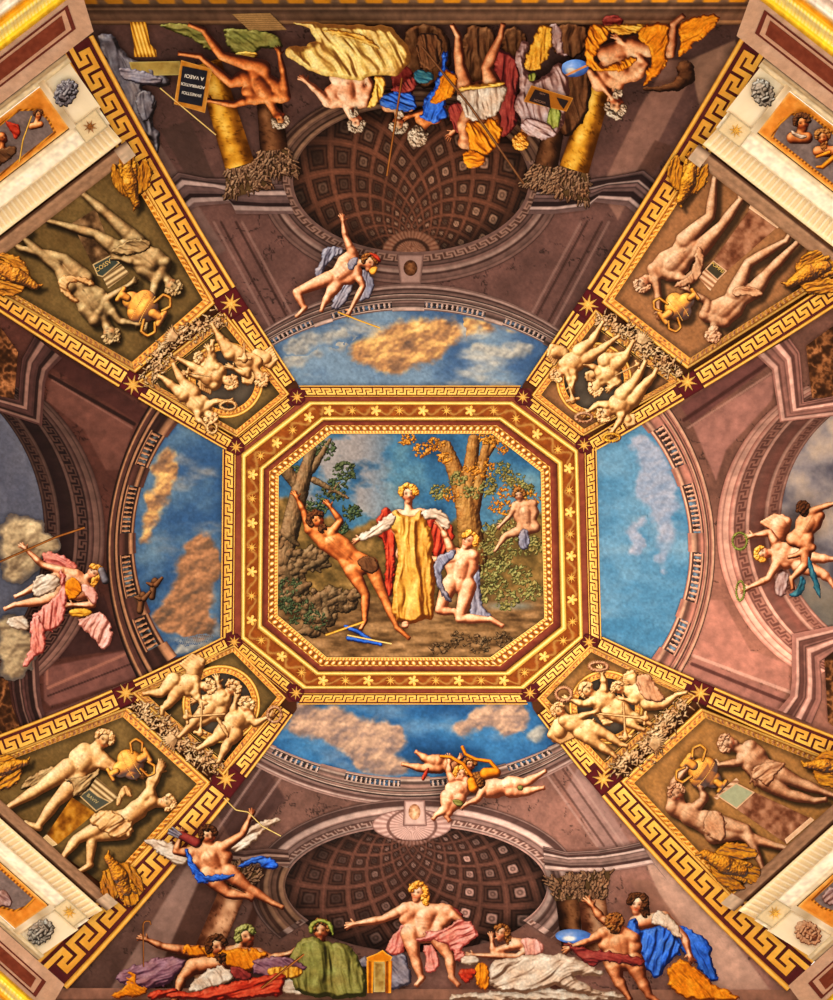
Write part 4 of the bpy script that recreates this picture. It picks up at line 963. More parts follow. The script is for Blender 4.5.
def bodypaint(s, hr, pal):
    """navel, breast and spine accents painted on the torso"""
    def p(X, Y, c):
        S, P = s.get('S'), s.get('P')
        if S is None or P is None: return c
        Sm = (np.array(S[0])+S[1])/2; Pm = (np.array(P[0])+P[1])/2; ax = Pm-Sm; L = hypot(*ax)+1e-6; ax = ax/L; n = np.array([-ax[1], ax[0]]); w = abs((np.array(S[1])-S[0])@n)/2+1e-3
        w = max(w, hr*.9); b = ((X-Sm[0])*ax[0]+(Y-Sm[1])*ax[1])/L; a = ((X-Sm[0])*n[0]+(Y-Sm[1])*n[1])/w
        m = sst(-.1, .05, b)*sst(1.1, .9, b)*sst(1.15, .8, np.abs(a)); D = PAL[pal][1]; g = lambda a0, b0, sa, sb: np.exp(-((a-a0)/sa)**2-((b-b0)/sb)**2)
        if s.get('back'):
            c = mix(c, D, m*.35*g(0, .4, .10, .42)); c = mix(c, D, m*.3*(g(.5, .22, .25, .10)+g(-.5, .22, .25, .10))); c = mix(c, D, m*.5*g(0, 1.0, .08, .12))
        else:
            c = mix(c, D, m*.22*g(0, .2, .08, .2)); c = mix(c, D, m*.3*(g(.45, .36, .38, .06)+g(-.45, .36, .38, .05))); c = mix(c, D*.7, m*.7*g(0, .74, .09, .045))
            c = mix(c, D*.9, m*.45*(g(.45, .27, .07, .03)+g(-.45, .27, .09, .04))); c = mix(c, D, m*.16*(g(.3, .6, .12, .22)+g(-.3, .6, .12, .22))+m*.14*g(0, .55, .06, .2))
            c = mix(c, D, m*.2*(g(0, .48, .4, .03)+g(0, .6, .4, .03)))
        return c
    return p
def hair_caps(H, up, hr, tn, style, seed):
    u = unit(up); n = np.array([-u[1], u[0]]); H = np.array(H, float); r = np.random.RandomState(seed); c = []
    sgn = -np.sign(tn) if tn else 0
    if style == 'back':
        c.append((*(H+u*.25*hr), hr*.85, *(H-u*.35*hr), hr*.7, .5*hr))
    a0, a1 = (-95, 95)
    for k, a in enumerate(np.linspace(a0, a1, 11)):
        a = math.radians(a-sgn*-28*abs(tn or 0)); q = hr*r.uniform(.26, .38)
        p = H+u*.2*hr+(u*cos(a)+n*sin(a))*hr*.78*(1 if style != 'thin' else .72); c.append((*p, q, *(p+r.uniform(-.12, .12, 2)*hr), q*.8, .9*hr))
    if style in ('curly', 'back', 'beard', 'long'):
        for k in range(22 if style == 'back' else 9):
            a = r.uniform(-1.4, 1.4) if style != 'back' else r.uniform(-3, 3); rr = r.uniform(.55, .95) if style != 'back' else r.uniform(.1, .9)
            p = H+u*.22*hr+(u*cos(a)+n*sin(a))*hr*rr; c.append((*p, hr*.24, *(p+r.uniform(-.2, .2, 2)*hr), hr*.16, 1.0*hr))
    if style == 'beard':
        for k in range(12):
            p = H-u*hr*r.uniform(.6, 1.25)+n*hr*(r.uniform(-.4, .4)+tn*.25); c.append((*p, hr*.2, *(p-u*hr*.25), hr*.12, 1.0*hr))
    if style == 'long':
        for k in range(7):
            p = H+n*(sgn or 1)*hr*r.uniform(.5, .95)-u*hr*r.uniform(-.2, .6); c.append((*p, hr*.28, *(p-u*hr*.5+n*(sgn or 1)*hr*.2), hr*.18, .7*hr))
    return c
FIGCAPS = {}
CLIP = None
def fig(fr, name, label, cat, hr, H=None, up=None, tn=0., face=True, hair=('curly','brownh'), pal='skin', off=.12, res=.6, group=None, ld=None, cloths=(), under=(), things=(), parent=None, amb=.14, seed=None, zone=None, **J):
    s = FR[fr][2]; hr = hr*s; seed = seed or int(abs(hash((fr, label[:6])) % 1)+len(label)*7)
    s2 = {}
    for k, v in J.items():
        if k in ('S', 'E', 'W', 'P', 'K', 'A', 'T'): s2[k] = [None if p is None else tuple(T(fr, p)) for p in v]
        elif k == 'N': s2[k] = T(fr, v)
        else: s2[k] = v
    Hp = T(fr, H) if H is not None else None
    if Hp is not None: s2['H'] = Hp
    caps, N = body_caps(s2, hr)
    if Hp is not None:
        uv = unit(up) if up is not None else unit(Hp-(N if N is not None else Hp+np.array([0, 1])))
        caps += head_caps(Hp, uv, hr, tn)
    if zone: FIGCAPS.setdefault(zone, []).extend(caps)
    cen = np.mean([c[:2] for c in caps], 0)
    if parent is None: t = thing(name, label, cat, *cen, group)
    else:
        t = bpy.data.objects.new(name, None); COL.objects.link(t); t.parent = parent; t.location = (proj(*cen, 0)-parent_loc(parent)).tolist()
    for k, (poly, p, ang) in enumerate(under): drape('cloak', T(fr, poly), p, ang, off-.012, t, seed+k*3, ld=ld, res=max(res, .6), pin=None)
    def paint(X, Y, c):
        c = bodypaint(s2, hr, pal)(X, Y, c)
        if Hp is not None and face: c = face_paint(Hp, uv, hr, tn, pal)(X, Y, c)
        return c
    q = hr
    def musc(X, Y): return q*.10*(fbm(X/(q*1.1), Y/(q*1.1), seed, 2)-.5)*2
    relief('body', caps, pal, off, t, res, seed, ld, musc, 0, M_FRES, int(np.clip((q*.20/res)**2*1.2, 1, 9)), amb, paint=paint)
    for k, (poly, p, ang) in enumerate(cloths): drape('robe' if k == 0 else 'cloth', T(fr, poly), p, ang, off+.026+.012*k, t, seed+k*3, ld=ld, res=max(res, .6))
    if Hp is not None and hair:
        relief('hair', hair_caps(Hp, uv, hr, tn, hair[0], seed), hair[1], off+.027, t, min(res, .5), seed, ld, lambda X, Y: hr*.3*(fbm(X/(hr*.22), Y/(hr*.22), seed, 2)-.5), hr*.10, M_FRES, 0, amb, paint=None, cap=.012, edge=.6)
    return t
def capthing(fr, name, label, cat, parts, off=.15, res=.55, parent=None, group=None, seed=1, mat=None, zone=None, amb=.08):
    """parts: list of (part name, caps in zoom coordinates, palette, rough)"""
    s = FR[fr][2]; x0, y0, _ = FR[fr]; all_ = []
    for i, (pn, caps, pal, rough) in enumerate(parts):
        cc = [(x0+c[0]*s, y0+c[1]*s, c[2]*s, x0+c[3]*s, y0+c[4]*s, c[5]*s, (c[6] if len(c) > 6 else 0)*s) for c in caps]; all_.append(cc)
    cen = np.mean([c[:2] for c in all_[0]], 0)
    if zone: FIGCAPS.setdefault(zone, []).extend([c for a in all_ for c in a])
    if len(parts) == 1 and parent is None:
        o = relief(name, all_[0], parts[0][2], off, None, res, seed, rough=parts[0][3]*s, mat=mat, cap=.02, amb=amb, edge=.7); return tag(o, label, cat, group)
    t = thing(name, label, cat, *cen, group)
    for i, (pn, caps, pal, rough) in enumerate(parts): relief(pn, all_[i], pal, off+.014*i, t, res, seed+i, rough=rough*s, mat=mat, cap=.018, amb=amb, edge=.7)
    return t
def rod(fr, name, label, cat, pts, w, pal, off=.17, parent=None):
    P = T(fr, pts); P = P if len(P) == 2 else resample(P, 60)
    tg = np.gradient(P, axis=0); tg /= np.hypot(tg[:, 0], tg[:, 1])[:, None]; n = np.stack([-tg[:, 1], tg[:, 0]], 1)*w/2
    o = loft(name, P+n, P-n, lambda U, Tt, L: ramp(.15+.75*np.sin(np.clip(Tt+.1, 0, 1)*pi)*(.7+.4*fbm(U/6, Tt, 3, 2)), PAL[pal]), lambda U, Tt: .012*np.sin(Tt*pi), off, M_FRES, parent, 5, 1.)
    return tag(o, label, cat) if parent is None else o
def leafring(fr, label, cx, cy, rx, ry, pal, off=.17, n=26, w=9, group=None, rot=0):
    r = np.random.RandomState(int(cx+cy)); c = []
    ca, sa = cos(rot), sin(rot)
    for k in range(n*2):
        a = k*pi/n; x, y = rx*cos(a), ry*sin(a); t = unit((-rx*sin(a), ry*cos(a))); o = unit((x/rx, y/ry)); d = unit(t+o*(1 if k % 2 else -1)*.9)
        p = np.array([x, y]); q = p+d*w*1.5
        R = lambda v: (cx+v[0]*ca-v[1]*sa, cy+v[0]*sa+v[1]*ca)
        c.append((*R(p), w*.55, *R(q), w*.22, r.uniform(0, w*.6)))
    return capthing(fr, 'leaf_wreath', label, 'wreath', [('w', c, pal, 1.5)], off, .45, None, group)
def trumpet(fr, label, a, b, bell, pal, off=.18):
    a = np.array(a, float); b = np.array(b, float); d = unit(b-a); n = np.array([-d[1], d[0]]); s = bell
    return capthing(fr, 'trumpet', label, 'trumpet', [('tube', [(*a, s*.13, *b, s*.2, 0)], pal, 0), ('bell', [(*(b-n*s*.8), s*.22, *(b+n*s*.8), s*.22, 0), (*(b-d*s*.6), s*.2, *b, s*.5, 0), (*b, s*.35, *(b+d*s*.2), s*.4, 2)], pal, 0)], off, .45)
PAL['leafw'] = np.array([(40,20,8),(112,76,44),(188,146,100),(232,196,146),(255,232,192)], float)
for q_, t_, sd_ in CAPQ: relief('capital_leaves', [tuple(v) for v in q_], np.array([(26,14,8),(64,42,30),(118,84,60),(168,128,94),(210,176,138)], float), .05, t_, .5, sd_, None, None, .8, M_FRES, 0, .04, .84, edge=.7)
ST = dict(hair=('curly','stone'), pal='stone', zone=None)
SR = dict(hair=('curly','rose'), pal='rose')
LN = (-.45, .62, .60)      # light used by the painters of the upside-down fresco
# ---------------- upper left statues
def urn(fr, label, c, up, r, zone, handles=True, off=.135, pal='gold'):
    r = r*1.18; c = np.array(c, float); u = unit(up); n = np.array([-u[1], u[0]])
    g = lambda a, b: tuple(c+n*a*r+u*b*r)
    body = [(*g(-.35,.1), r*.62, *g(.35,.1), r*.62, 0), (*g(0,.2), r*.8, *g(0,-.55), r*.5, 2), (*g(0,.5), r*.5, *g(0,.95), r*.3, 0)]
    t = capthing(fr, 'gilt_urn', label, 'urn', [('belly', body, pal, 0), ('neck', [(*g(0,.8), r*.27, *g(0,1.15), r*.25, 0), (*g(-.36,1.3), r*.17, *g(.36,1.3), r*.17, 2)], pal, 0),
        ('foot', [(*g(0,-.8), r*.2, *g(0,-1.1), r*.22, 0), (*g(-.35,-1.22), r*.13, *g(.35,-1.22), r*.13, 2)], pal, 0)], off, .5, None, None, 5, M_GILT, zone)
    s, (x0, y0) = FR[fr][2], FR[fr][:2]
    for sg in (-1, 1):
        pts = [g(sg*.55,.55), g(sg*1.15,.75), g(sg*1.2,1.15), g(sg*.8,1.4), g(sg*.38,1.15)]
        cc = []
        Pn = resample(chaikin(np.array(pts), 1)[:-1] if False else np.array(pts), 14)
        for i in range(13): cc.append((x0+Pn[i][0]*s, y0+Pn[i][1]*s, r*.09*s, x0+Pn[i+1][0]*s, y0+Pn[i+1][1]*s, r*.09*s, 0))
        if handles: relief('handle', cc, pal, off+.01, t, .45, 3, mat=M_GILT, edge=.5)
    # gadroon bands
    for b in (-.05, .42):
        A = T(fr, np.array([g(a, b-.10*(1-a*a)) for a in np.linspace(-.85, .85, 12)])); B = T(fr, np.array([g(a, b+.04-.10*(1-a*a)) for a in np.linspace(-.85, .85, 12)]))
        loft('band', A, B, lambda U, Tt, L: ramp(.25+.6*np.sin(U*1.6)**2, PAL[pal]), None, off+.022, M_GILT, t, 4, .6)
    return t
def pedestal(fr, label, plaque, top, shaft, base, text, rot, size, pal, tpos, plc=(70,76,62), tc=(214,184,110)):
    P0_ = np.mean(np.array(plaque), 0); t = thing('stone_pedestal', label, 'pedestal', *T(fr, tuple(P0_)))
    st_ = lambda k: (lambda x, y, d: ramp(k+.22*(fbm(x/6, y/6, 3, 4)-.5)+.12*sst(1.5, 0, d), PAL[pal]))
    if shaft: patch('shaft', T(fr, shaft), lambda x, y, d: ramp(.42+.9*(fbm(x/7, y/7, 9, 4)-.5), PAL['ochre' if fr == 'm' else pal]*C(.86,.8,.8)[None]), .112, .8, M_FRES, t)
    if base: patch('plinth', T(fr, base), st_(.78), .118, .7, M_FRES, t)
    patch('capping', T(fr, top), lambda x, y, d: ramp(.62+.3*np.sin((x*sin(rot)*-1+y*cos(rot))*1.3), PAL[pal]), .118, .6, M_FRES, t)
    pl = patch('plaque', T(fr, plaque), lambda x, y, d: mix(C(*PAL[pal][3]), C(*plc), sst(.7, 1.5, d)), .124, .5, M_FRES, t)
    if text: letters(text, T(fr, tpos), rot, size, tc, .128, pl)
    return t
def letters(txt, pos, rot, size, colr, off, parent, name='lettering'):
    cu = bpy.data.curves.new('text', 'FONT'); cu.body = txt; cu.size = 1; cu.align_x = 'CENTER'; cu.align_y = 'CENTER'; cu.resolution_u = 3
    o = bpy.data.objects.new('text', cu); COL.objects.link(o); dg = bpy.context.evaluated_depsgraph_get(); me = o.evaluated_get(dg).to_mesh(); me.calc_loop_triangles()
    v = np.array([tuple(p.co)[:2] for p in me.vertices]); F = np.array([tuple(tr.vertices) for tr in me.loop_triangles])
    bpy.data.objects.remove(o); bpy.data.curves.remove(cu)
    x = v[:, 0]*size; y = -v[:, 1]*size; X = pos[0]+x*cos(rot)-y*sin(rot); Y = pos[1]+x*sin(rot)+y*cos(rot)
    return mesh(name, proj(X, Y, off), F, C(*colr), M_FRES, parent, False)
# --- TL
pedestal('g', 'stone pedestal with lettered plaque between the upper left statues', [(385,352),(462,312),(500,345),(428,405),(405,398)], [(428,405),(505,350),(538,388),(450,452)], [(300,180),(400,120),(470,310),(385,352)], None, 'COSSV', -.58, 6.0, 'stone', (430,358), (58,66,58), (226,190,110))
fig('g', 'statue', 'straining nude male statue stepping down from the cornice, upper right of the upper left pair', 'statue', 38, H=(715,440), up=(.75,.6), tn=-.5, S=((655,415),(690,345)), E=((632,500),(560,345)), W=((612,600),(500,330)), P=((490,290),(575,262)), K=((400,228),(455,150)), A=((225,178),(350,62)), T=((190,170),(335,45)), fat=1.15, zone='TL', hair=('curly','stone'), pal='stone', back=True,
    cloths=[([(455,292),(560,235),(640,255),(610,300),(540,318),(480,315)],'stone',20)])
fig('g', 'statue', 'bending nude male statue with head hung low, left of the upper left pair', 'statue', 40, H=(460,638), up=(.25,.95), tn=.4, S=((395,585),(445,520)), E=((432,505),(500,590)), W=((535,440),(560,600)), P=((290,440),(355,415)), K=((245,372),(270,330)), A=((95,240),(85,285)), T=((120,210),(60,270)), fat=1.15, zone='TL', hair=('curly','stone'), pal='stone', off=.13,
    cloths=[([(238,402),(290,395),(380,412),(400,450),(345,430),(280,425),(290,470),(345,515),(300,510),(250,460)],'ivory',30)])
urn('g', 'gilded urn held by the two upper left statues', (585,525), (.75,.45), 66, 'TL')
# --- TR
pedestal('j', 'carved stone pedestal with lettered plaque between the upper right statues', [(335,418),(392,462),(352,502),(300,455)], [(300,455),(352,502),(322,545),(272,490)], [(490,200),(600,280),(392,462),(335,418)], [(495,178),(618,265),(602,285),(482,200)], 'POMPEI', .66, 4.6, 'rose', (352,448), (64,56,40), (232,190,96))
fig('j', 'statue', 'nude male statue climbing with crossed legs, left of the upper right pair', 'statue', 36, H=(45,512), up=(-.6,.75), tn=.5, S=((85,455),(165,480)), E=((104,555),(225,500)), W=((108,625),(262,455)), P=((215,335),(275,375)), K=((322,235),(372,272)), A=((340,85),(455,155)), T=((345,55),(495,170)), fat=1.2, zone='TR', hair=('curly','rose'), pal='rose',
    cloths=[([(262,360),(290,365),(300,430),(280,500),(200,535),(160,530),(235,480),(255,430)],'rose',70)])
fig('j', 'statue', 'nude male statue seen from behind with bowed head, right of the upper right pair', 'statue', 34, H=(335,722), up=(-.1,1), tn=-.3, S=((300,645),(385,672)), E=((312,592),None), W=((235,545),None), P=((425,555),(505,545)), K=((480,430),(562,470)), A=((640,335),(680,350)), T=((660,295),(700,325)), fat=1.25, back=True, zone='TR', hair=('back','rose'), pal='rose', face=False,
    cloths=[([(410,535),(470,520),(545,548),(530,575),(470,560),(425,575)],'rose',10)])
urn('j', 'gilded urn held by the two upper right statues', (195,608), (-.75,.55), 56, 'TR')
# --- BL
pedestal('m', 'stone pedestal with lettered plaque between the lower left statues', [(330,400),(372,368),(408,398),(465,425),(400,465)], [(372,368),(402,322),(495,400),(465,425),(408,398)], [(300,405),(398,470),(240,602),(195,560)], [(195,560),(240,602),(215,612),(178,575)], 'BAVIV', .68, 5.0, 'stone', (385,412), (74,76,64), (196,176,120))
fig('m', 'statue', 'striding nude male statue reaching to the urn, left of the lower left pair', 'statue', 42, H=(430,168), up=(.55,-.8), tn=.4, S=((345,212),(405,225)), E=((400,262),(480,278)), W=((460,290),(560,303)), P=((285,285),(325,335)), K=((165,370),(232,425)), A=((55,435),(155,530)), T=((30,450),(110,515)), fat=1.2, zone='BL', hair=('curly','ivory'), pal='ivory',
    under=[([(335,205),(300,250),(130,310),(80,370),(100,380),(180,345),(320,260)],'stone',150)], cloths=[([(255,325),(330,330),(410,285),(425,295),(340,400),(300,410),(310,350)],'stone',140)])
fig('m', 'statue', 'crouching nude male statue lifting both arms, right of the lower left pair', 'statue', 36, H=(692,428), up=(.9,-.1), tn=-.4, S=((635,420),(580,440)), E=((622,345),(640,350)), W=((655,290),(665,300)), P=((470,500),(510,545)), K=((320,580),(385,570)), A=((270,645),(372,690)), T=((260,665),(330,715)), fat=1.25, zone='BL', hair=('curly','ivory'), pal='ivory', off=.13,
    cloths=[([(368,488),(430,455),(500,470),(560,520),(545,570),(480,580),(420,545),(385,520)],'ivory',-35),([(480,440),(500,365),(530,350),(560,400),(540,410),(520,390),(500,445)],'ivory',70)])
urn('m', 'gilded urn between the two lower left statues', (535,272), (.85,-.45), 58, 'BL')
# --- BR
pedestal('p', 'stone pedestal with pale plaque between the lower right statues', [(350,400),(430,345),(508,385),(432,455)], [(335,405),(430,325),(445,340),(350,415)], [(508,385),(755,500),(640,600),(432,455)], [(755,500),(640,600),(632,580),(740,488)], None, 0, 5, 'rose', (430,400), (164,168,132))
fig('p', 'statue', 'shadowed nude male statue reclining back, upper right of the lower right pair', 'statue', 40, H=(400,182), up=(-.9,-.1), tn=.3, S=((490,195),(460,245)), E=((470,270),(440,260)), W=((500,320),(365,270)), P=((575,290),(560,340)), K=((690,345),(650,395)), A=((800,385),(760,420)), T=((840,400),(800,415)), fat=1.2, zone='BR', hair=('curly','rose'), pal='rose', amb=.10,
    cloths=[([(490,280),(560,255),(650,258),(600,310),(560,370),(530,330),(500,340)],'rose',-30)])
fig('p', 'statue', 'kneeling nude male statue with arms over his head, lower left of the lower right pair', 'statue', 38, H=(185,392), up=(-.4,-.8), tn=-.3, S=((165,450),(245,465)), E=((170,345),(300,410)), W=((225,285),(285,375)), P=((300,500),(340,560)), K=((470,540),(440,560)), A=((525,660),(600,610)), T=((540,700),(650,620)), fat=1.3, back=True, zone='BR', hair=('curly','rose'), pal='rose', off=.13,
    cloths=[([(300,470),(350,455),(390,500),(385,590),(330,588),(290,545)],'rose',60)])
urn('p', 'gilded urn lifted between the two lower right statues', (300,308), (-.7,-.5), 62, 'BR')
# ---------------- eagles
def eagle(fr, label, c, ang, r, zone, wing=1):
    c = np.array(c, float); a = math.radians(ang); u = np.array([cos(a), sin(a)]); n = np.array([-u[1], u[0]])*wing; g = lambda x, y: tuple(c+u*x*r+n*y*r)
    t = thing('gilt_eagle', label, 'eagle', c[0], c[1]); E = PAL['eagle']
    for nm_, P, da in (('tail', [g(-.4,-.2), g(-.4,.2), g(-1.1,.42), g(-1.25,0), g(-1.1,-.42)], 0), ('wing', [g(.62,-.05), g(.5,-.42), g(.1,-.72), g(-.5,-.78), g(-1.0,-.55), g(-.6,-.4), g(-.2,-.12)], 8), ('wing', [g(.62,.1), g(.55,.5), g(.25,.85), g(-.3,1.0), g(-.95,.82), g(-.75,.55), g(-.35,.3), g(-.1,.1)], -8)):
        drape(nm_, P, E, ang+da*wing, .150, t, 7, 1.7, 1.25, None, .5, 1, None, .02, .10, M_GILT)
    body = [(*g(-.55,0), r*.22, *g(.1,0), r*.34, 2), (*g(.1,0), r*.34, *g(.55,.05), r*.24, 3), (*g(.55,.05), r*.2, *g(.86,.12), r*.18, 4), (*g(.9,.12), r*.16, *g(.96,.14), r*.14, 5), (*g(1.02,.12), r*.09, *g(1.2,-.02), r*.04, 4), (*g(-.3,.25), r*.12, *g(-.75,.3), r*.09, 2), (*g(-.3,-.25), r*.12, *g(-.75,-.3), r*.09, 2)]
    FIGCAPS.setdefault(zone, []).extend([tuple(v) for v in body])
    relief('body', body, E, .172, t, .5, 4, None, lambda X, Y: 1.6*(fbm(X/1.8, Y/1.8, 4, 2)-.5), .5, M_GILT, 0, edge=.6)
    return t
PAL['eagle'] = np.array([(50,22,4),(112,62,8),(190,116,18),(240,170,40),(255,222,120)], float)
eagle('x', 'gilded eagle at the cornice end above the upper left statues', (130,182), 82, 24, 'TL', -1)
eagle('x', 'gilded eagle at the left edge under the upper left statues', (14,275), 20, 25, 'TL')
eagle('x', 'gilded eagle at the cornice end above the upper right statues', (689,180), 105, 24, 'TR')
eagle('x', 'gilded eagle at the right edge under the upper right statues', (812,272), 160, 27, 'TR', -1)
eagle('x', 'gilded eagle at the cornice end under the lower left statues', (121,878), -115, 25, 'BL', -1)
eagle('x', 'gilded eagle at the left edge above the lower left statues', (8,768), -25, 20, 'BL')
eagle('x', 'gilded eagle at the cornice end under the lower right statues', (728,866), 200, 28, 'BR')
eagle('x', 'gilded eagle at the right edge above the lower right statues', (827,766), 190, 22, 'BR', -1)
# ---------------- grey lion masks
def mask(nm, x, y, ang, pal, tall=1.0):
    u = np.array([cos(ang), sin(ang)]); n = np.array([-u[1], u[0]]); r = 12.5; c = np.array([x, y], float); g = lambda a, b: tuple(c+n*a*r+u*b*r)
    rs = np.random.RandomState(5); mane = []
    for k in range(26):
        a = k*2*pi/26; q = .95+.12*(k % 2); mane.append((*g(cos(a)*.45, sin(a)*.6), 2.0, *g(cos(a+.3)*q*.72, sin(a+.3)*q*.98*tall), 2.1, rs.uniform(0, 1.5)))
    face_ = [(*g(0,.45), 5.5, *g(0,-.4), 5.0, 0), (*g(-.30,.18), 2.1, *g(-.26,.14), 2.1, 4.5), (*g(.30,.18), 2.1, *g(.26,.14), 2.1, 4.5), (*g(0,.4), 1.3, *g(0,-.2), 1.9, 5), (*g(-.28,-.5), 1.5, *g(.28,-.5), 1.5, 5), (*g(-.42,.5), 1.4, *g(-.1,.42), 1.2, 4.5), (*g(.42,.5), 1.4, *g(.1,.42), 1.2, 4.5), (*g(-.35,-.2), 1.5, *g(-.2,-.3), 1.6, 4.5), (*g(.35,-.2), 1.5, *g(.2,-.3), 1.6, 4.5)]
    return capthing('x', 'lion_mask', f'grey carved lion mask on the cream cornice at the {nm} corner', 'mask', [('mane', mane, pal, 1.2), ('face', face_, pal, .8)], .31, .45)
mask('upper left', 66, 93, -1.05, 'steel'); mask('upper right', 763, 93, -2.0, 'grey'); mask('lower left', 41, 932, 2.5, 'grey'); mask('lower right', 808, 933, .6, 'rose')
# ---------------- garlands
def garland(nm, fr, path, tip, seed, pal, zone):
    r = np.random.RandomState(seed); P = resample(np.array(path, float), 60); flowers = []; leaves = []
    for k in range(260):
        p = P[r.randint(60)]+r.normal(0, 30, 2); a = r.uniform(0, 2*pi); l = r.uniform(18, 36); leaves.append((*p, r.uniform(5, 8), *(p+np.array([cos(a), sin(a)])*l), 1.8, r.uniform(0, 16)))
    for k in range(19):
        p = P[int((k+.5)/19*60)]+r.normal(0, 22, 2)
        for j in range(6):
            a = j*pi/3+r.uniform(0, .5); flowers.append((*p, 5, *(p+np.array([cos(a), sin(a)])*14), 5.5, 6+r.uniform(0, 5)))
        flowers.append((*p, 5, *p, 5, 14))
    mid = P[30]; d = unit(np.array(tip)-mid); n = np.array([-d[1], d[0]]); fan_ = []
    for k in range(-4, 5):
        q = mid+d*(78-abs(k)*5)+n*k*13; fan_.append((*(mid+n*k*4), 9, *lerp2(mid, q, .6), 8, 8-abs(k))); fan_.append((*lerp2(mid, q, .6), 8, *(q+n*k*3), 2, 7-abs(k)))
    return capthing(fr, 'leaf_garland', f'sculpted cream garland of leaves and flowers between the {nm} statues and cherubs', 'garland', [('leafwork', leaves+flowers, 'leafw', 2.0), ('acanthus', fan_, 'leafw', 1.5)], .125, .5, None, None, seed, None, zone)
garland('upper left', 'h', [(480,50),(420,80),(330,110),(240,150),(170,210),(120,290),(80,370),(60,400)], (30,90), 3, 'stone', None)
garland('upper right', 'i', [(370,50),(430,90),(500,130),(570,170),(620,220),(680,270),(750,330),(800,360)], (690,60), 4, 'rose', None)
garland('lower left', 'n', [(0,370),(60,410),(120,470),(190,540),(250,590),(330,640),(400,690)], (60,660), 5, 'stone', None)
garland('lower right', 'o', [(730,350),(700,400),(640,450),(590,520),(540,580),(470,630),(390,660)], (770,610), 6, 'rose', None)
# ---------------- cherubs
def cherub(fr, label, wings=(), pal=None, **k):
    pal = pal or 'ivory'; k.setdefault('fat', 1.25); k.setdefault('off', .15)
    t = fig(fr, 'cherub', label, 'cherub', pal=pal, hair=('curly' if not k.get('nf') else 'back', k.pop('hp', pal)), res=.5, **{a: b for a, b in k.items() if a != 'nf'})
    for w, (root, tip, wd) in enumerate(wings):
        r0 = T(fr, root); t0 = T(fr, tip); s = FR[fr][2]*wd; d = t0-r0; n = np.array([-d[1], d[0]])/hypot(*d); c = [(*r0, s*.3, *lerp2(r0, t0, .5), s*.36, 0)]
        for q in range(6):
            b = lerp2(r0, t0, .15+.14*q)+n*s*.2; e = lerp2(r0, t0, .45+.11*q)-n*s*(.62-.07*q); c.append((*b, s*.17, *e, s*.08, .5*q))
        c.append((*lerp2(r0, t0, .5), s*.28, *t0, s*.12, 1)); FIGCAPS.setdefault(k.get('zone') or '-', []).extend(c)
        relief('wing', c, k.get('wp', pal), k['off']-.016, t, .5, 5+w, cap=.012, edge=.7)
    return t
z = dict(zone='TLs')
cherub('h', 'cherub seen from behind diving with a wreath, lowest of the upper left trio', H=(418,632), hr=42, up=(.35,.8), tn=0, face=True, S=((345,592),(400,575)), E=((345,650),(440,545)), W=((390,685),(505,545)), P=((262,505),(318,492)), K=((200,458),(255,425)), A=((135,405),(208,345)), T=((115,395),(200,325)), back=True, **z)
cherub('h', 'winged cherub with raised knees in the middle of the upper left trio', H=(530,425), hr=46, up=(.6,.25), tn=-.4, wings=[((440,420),(355,440),110)], S=((440,445),(480,360)), E=((365,400),(430,320)), W=((300,385),(415,260)), P=((405,400),(425,340)), K=((340,350),(425,290)), A=((275,315),(428,240)), off=.145, **z)
cherub('h', 'winged cherub blowing a horn at the right of the upper left trio', H=(718,402), hr=44, up=(.5,.8), tn=.3, wings=[((700,265),(800,320),120),((630,340),(640,440),90)], S=((640,335),(700,310)), E=((640,390),None), W=((560,350),None), P=((540,255),(590,265)), K=((490,190),(520,210)), A=((455,130),(480,160)), **z)
cherub('h', 'small cherub head half hidden behind the upper left trio', H=(362,290), hr=36, up=(-.7,-.4), tn=.3, off=.135, S=((385,330),(420,300)), **z)
leafring('h', 'leaf wreath held out by the lowest upper left cherub', 525,570,45,26,'ivory'); leafring('h', 'round leaf wreath at the border tip under the upper left cherubs', 430,702,28,32,'ivory')
trumpet('h', 'slender trumpet across the upper left cherubs', (420,395),(285,372),30,'ivory'); trumpet('h', 'horn blown by the right upper left cherub', (620,200),(622,290),46,'ivory')
z = dict(zone='TRs')
cherub('i', 'winged cherub lowering a trumpet at the left of the upper right trio', H=(110,382), hr=42, up=(-.6,.5), tn=-.4, wings=[((140,260),(55,240),120)], S=((140,320),(195,350)), E=((170,400),(210,400)), W=((180,450),(200,430)), P=((235,245),(275,285)), K=((305,190),(350,245)), A=((350,115),(430,185)), **z)
cherub('i', 'curly cherub seen from above in the middle of the upper right trio', H=(335,455), hr=46, up=(-.4,.8), tn=.2, face=False, wings=[((350,370),(275,400),80)], S=((365,395),(435,420)), E=((330,345),(470,430)), W=((285,330),(440,450)), P=((390,300),(450,320)), K=((400,285),(500,290)), A=((455,270),(530,235)), off=.145, **z)
cherub('i', 'cherub reaching two wreaths down, rightmost of the upper right trio', H=(390,620), hr=46, up=(-.7,.5), tn=.2, wings=[((500,620),(545,690),80)], S=((430,570),(490,600)), E=((350,560),(480,655)), W=((295,600),(445,705)), P=((490,505),(550,535)), K=((565,420),(620,450)), A=((615,335),(680,385)), T=((625,310),(692,355)), **z)
leafring('i', 'leaf wreath held by the rightmost upper right cherub beside the ring', 262,640,48,26,'rose'); leafring('i', 'golden round wreath hanging over the right sky edge', 428,760,46,22,'ochre')
trumpet('i', 'trumpet pointing at the ring under the upper right cherubs', (178,460),(195,535),44,'ivory'); trumpet('i', 'thin trumpet across the upper right cherubs', (450,390),(580,325),30,'ivory')
z = dict(zone='BLs')
